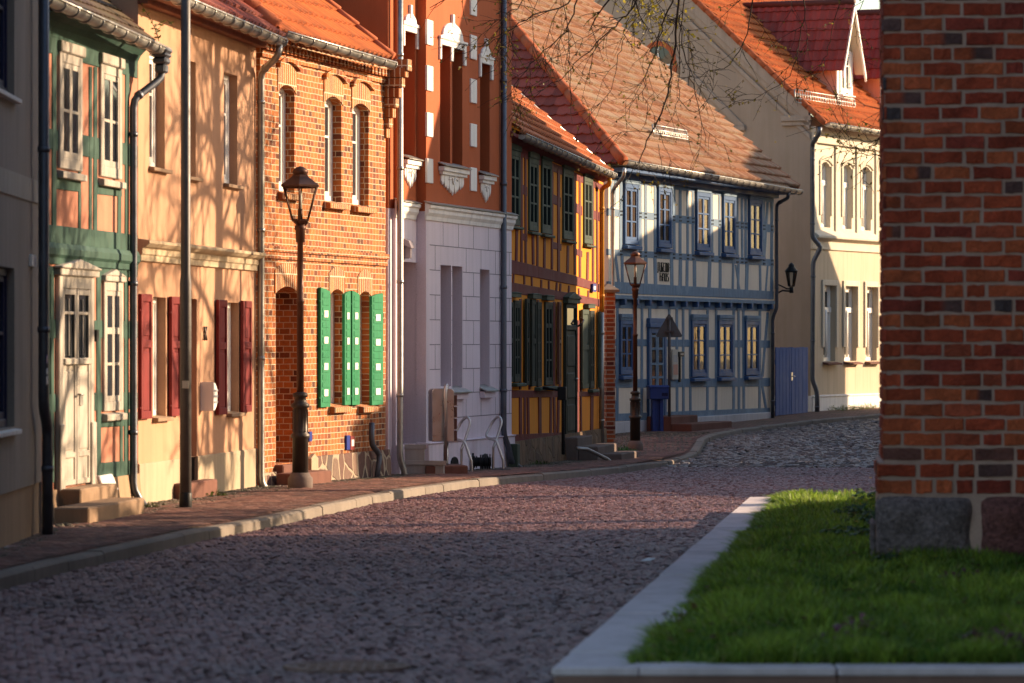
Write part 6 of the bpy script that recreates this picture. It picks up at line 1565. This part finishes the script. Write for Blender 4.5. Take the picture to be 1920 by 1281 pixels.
# brick pier between the yellow and the blue house
p = on_level(1143, 848, G); Y = 71.6; p = Vector(((1142.5-960)/F*Y, Y, G(Y)-.1)); k = Y/F
t = empty('brick_pier', p, f6.root.rotation_euler.z*0+.12, 'small brick pier with a stone cap beside the end of the yellow timbered house', 'pier')
H = (848-545)*k+.1; w = 9.0*k
mb = MB(); mb.box(-w,w,-.15,.7,-.2,H); mb.build('shaft', M['pierbrick'], t)
mb = MB(); mb.box(-w-.07,w+.07,-.22,.77,H+.0,H+.05); mb.add([(-w-.07,-.22,H+.05),(w+.07,-.22,H+.05),(w+.07,.77,H+.05),(-w-.07,.77,H+.05),(-w*.2,.1,H+.16),(w*.2,.1,H+.16),(w*.2,.5,H+.16),(-w*.2,.5,H+.16)],[(0,1,5,4),(1,2,6,5),(2,3,7,6),(3,0,4,7),(4,5,6,7)]); mb.build('cap', M['kerbstone'], t)
# stainless letter boxes on a bent tube stand
gy = 54.7; k = gy/F; x0 = (836-960)*k; g = G(gy); 
t = empty('letter_box_stand', (x0, gy, g), math.radians(10), 'stainless steel letter box unit on a bent tube stand before the lilac house front', 'letter box')
def px(x): return (x-836)*k
def pz(y): return CZ+(640-y)*k-g
mb = MB(); a, b = px(811), px(853); zt_, zb_ = pz(728), pz(828)
pts = [(a,zb_),(b,zb_),(b,zt_-.06)]+[(b-.06+.06*math.cos(t_), zt_-.06+.06*math.sin(t_)) for t_ in (.5,1.0,1.57)]+[(a+.06-.06*math.sin(t_), zt_-.06+.06*math.cos(t_)) for t_ in (.0,.57,1.07)]+[(a,zt_-.06)]
mb.prism(pts, .06, .42); mb.build('cabinet', M['steel'], t, .006)
mb = MB()
for i in range(4): z_ = zb_+(zt_-zb_-.08)*i/4; mb.box(b, b+.05, .10, .40, z_+.01, z_+(zt_-zb_-.08)/4-.015); 
mb.build('box_door', M['doorbrown'], t, .006)
mb = MB()
for i in range(4): z_ = zb_+(zt_-zb_-.08)*i/4; mb.box(b+.052, b+.06, .2, .3, z_+.12, z_+.14); mb.box(b+.0, b+.062, .09, .41, z_-.003, z_+.008)
mb.build('box_slot', M['steel'], t)
mb = MB(); mb.tube([(px(835),.0,-.1),(px(835),.0,pz(735)),(px(836),.01,pz(727)),(px(838),.06,pz(722.5)),(px(841),.16,pz(723)),(px(842),.24,pz(727)),(px(842),.28,pz(740))], .028, 10); mb.tube([(px(843),.28,-.1),(px(843),.28,zb_)], .028, 10); mb.build('tube_stand', M['steel'], t)
mb = MB(); mb.box(px(792), px(872), -.28, .55, -.15, .13); mb.build('plinth', M['stepred'], t, .012)
# bent tube bicycle stands
def bike_stand(px0, Y, label):
    kk = Y/F; g = G(Y); t = empty('bicycle_stand', ((px0-960)*kk, Y, g), 0, label, 'bicycle stand', 'bent tube bicycle stands')
    S = .1717; X = lambda x: (x-842)*S*kk; Z = lambda z: CZ+(640-(700+z*S))*kk-g
    pts = [(842,1085,0),(842,860,0),(848,815,.0),(878,735,.05),(922,600,.12),(935,555,.14),(932,515,.16),(915,487,.18),(893,483,.2),(868,500,.22),(835,540,.24),(800,605,.22),(770,665,.16),(765,690,.1),(775,708,.05),(800,722,.0),(850,735,-.05),(880,755,-.08),(905,820,-.1),(943,930,-.12),(955,975,-.12),(958,1100,-.12)]
    mb = MB(); P = [Vector((X(a), d, Z(b))) for a, b, d in pts]; P[0].z = P[-1].z = -.1
    Q = []
    for i in range(len(P)-1):
        a, b, c, d = P[max(i-1,0)], P[i], P[i+1], P[min(i+2,len(P)-1)]
        for s in (0,.33,.66): Q.append(.5*((2*b)+(c-a)*s+(2*a-5*b+4*c-d)*s*s+(3*b-a-3*c+d)*s**3))
    Q.append(P[-1]); mb.tube(Q, .020, 10); o = mb.build('tube', M['steel'], t); return t
t1 = bike_stand(865, 56.1, 'bent tube bicycle stand right next to the steel letter boxes')
t2 = t1.copy(); COL.objects.link(t2); t2.location = ((924.6-960)/F*57.6, 57.6, G(57.6)); t2['label'] = 'bent tube bicycle stand standing alone near the dark downpipe of the stuccoed house'
for c_ in t1.children: d_ = c_.copy(); COL.objects.link(d_); d_.parent = t2
# flanged pipe fitting between the stands
Y = 57.5; k = Y/F; t = empty('pipe_fitting', ((905-960)*k, Y, G(Y)), 0, 'black flanged pipe fitting lying on the pavement between the two bicycle stands', 'pipe fitting')
mb = MB(); zc_ = .13
for x, rr in ((-.13,.09),(-.10,.09),(-.04,.11),(-.015,.11),(.03,.12),(.06,.12),(.10,.12)): mb.tube([(x,0,zc_),(x+.018,0,zc_)], rr, 14)
mb.tube([(-.15,0,zc_),(.13,0,zc_)], .07, 12); mb.box(-.16,-.13,-.05,.05,0,.26); mb.build('flanged_pipe', M['blacksign'], t); mb = MB(); mb.box(-.1,.42,-.1,.12,.0,.025); mb.build('base_plate', M['postgrey'], t)
# things lying on the road
p = on_level(1214,1056,RD); mb = MB(); mb.add([(-.06,-.03,.01),(.02,-.05,.012),(.07,.02,.03),(-.01,.05,.014),(.0,.0,.035)], [(0,1,4),(1,2,4),(2,3,4),(3,0,4)]); o = mb.build('paper_scrap', M['paper'], loc=p+Vector((0,0,.012))); tag(o, 'small crumpled white paper scrap on the road near the stone border', 'litter')
p = on_level(8,1027,G); mb = MB(); mb.box(-.28,.12,-.25,.25,0,.008); o = mb.build('utility_cover', M['slab'], loc=p+Vector((0,0,.002)), bevel=.004); tag(o, 'small pale cover plate in the pavement at the left picture edge', 'cover')
p = on_level(650,1252,RD); mb = MB(); mb.lathe([(.36,-.02),(.36,.006),(.325,.008),(.32,.002),(.30,.002),(.0,.003)], n=32)
for i in range(-4,5):
    for j in range(-4,5):
        if i*i+j*j < 17: mb.box(i*.062-.02,i*.062+.02,j*.062-.02,j*.062+.02,.003,.009)
o = mb.build('manhole_cover', M['manhole'], loc=p+Vector((0,0,.006))); tag(o, 'round iron manhole cover sunk in the cobbled road at the bottom', 'manhole cover')
# sapling in the gutter of the green timbered house
f = f2; p = f.world(f.U(298,-.3), -.3, (z0g+z1g)/2+.02); mb = MB(); V = []; Qd = []; Cc = []
def stem(P, r): mb.tube(P, r, 4)
A = [Vector((0,0,0)),Vector((-.05,0,.15)),Vector((-.10,0,.25)),Vector((-.17,.02,.36)),Vector((-.24,.02,.47))]; stem(A, [.006,.005,.004,.003,.002])
B = [A[1],Vector((.02,0,.2)),Vector((.08,0,.22)),Vector((.13,0,.2))]; stem(B, [.004,.003,.002,.002]); C_ = [A[0],Vector((-.02,0,.10)),Vector((.03,0,.17))]; stem(C_, [.003,.002,.002])
for P in (A,B,C_):
    for a, b in zip(P[:-1],P[1:]):
        for _ in range(3):
            q = a.lerp(b, R.random()); d = Vector((R.gauss(0,1),R.gauss(0,1),R.gauss(.2,.6))).normalized(); s = d.orthogonal().normalized(); l = R.uniform(.03,.055); w = l*.35; n0 = len(V)
            for vv in (q,q+s*.002,q+d*l*.5+s*w,q+d*l*.5-s*w,q+d*l+s*.002,q+d*l-s*.002): V.append(tuple(vv)); Cc.append((*sh((.17,.16,.03),R.uniform(.7,1.2)),1))
            Qd += [(n0,n0+1,n0+2,n0+3),(n0+3,n0+2,n0+4,n0+5)]
t = empty('sapling', p, 0, 'tiny leafy sapling growing out of the gutter of the green timbered house', 'plant'); mb.build('stem', M['bark'], t); mesh_np('leaves', V, Qd, M['bud'], t, col=Cc)

# ================================================================ light, sky, camera
s = Vector((math.cos(EL)*math.cos(SA), math.cos(EL)*math.sin(SA), math.sin(EL)))
ld = bpy.data.lights.new('sun', 'SUN'); ld.energy = 5.0; ld.angle = math.radians(.5); ld.color = (1.0, .73, .47)
lo = bpy.data.objects.new('sun', ld); COL.objects.link(lo); lo.rotation_euler = s.to_track_quat('Z','Y').to_euler(); lo.location = (20, 20, 30)
w = bpy.data.worlds.new('World'); sc.world = w; w.use_nodes = True; nt = w.node_tree; nt.nodes.clear()
sky = nt.nodes.new('ShaderNodeTexSky'); sky.sky_type = 'NISHITA'; sky.sun_disc = False; sky.sun_elevation = EL; sky.sun_rotation = math.radians(90)-SA
sky.air_density = 1.2; sky.dust_density = 1.2; sky.ozone_density = 1.2
bg = nt.nodes.new('ShaderNodeBackground'); bg.inputs[1].default_value = .11; wo = nt.nodes.new('ShaderNodeOutputWorld')
nt.links.new(sky.outputs[0], bg.inputs[0]); nt.links.new(bg.outputs[0], wo.inputs[0])
cd = bpy.data.cameras.new('camera'); cd.sensor_width = 36; cd.lens = 135; cd.clip_start = .5; cd.clip_end = 2000
cd.dof.use_dof = True; cd.dof.focus_distance = 62; cd.dof.aperture_fstop = 3.6
co = bpy.data.objects.new('camera', cd); COL.objects.link(co); co.location = (0,0,CZ); co.rotation_euler = (math.radians(90),0,0); sc.camera = co
sc.view_settings.view_transform = 'Standard'; sc.view_settings.look = 'None'; sc.view_settings.exposure = 1.24; sc.view_settings.gamma = 1
sc.cycles.use_denoising = True; sc.cycles.max_bounces = 6; sc.cycles.transparent_max_bounces = 12; sc.cycles.sample_clamp_indirect = 6
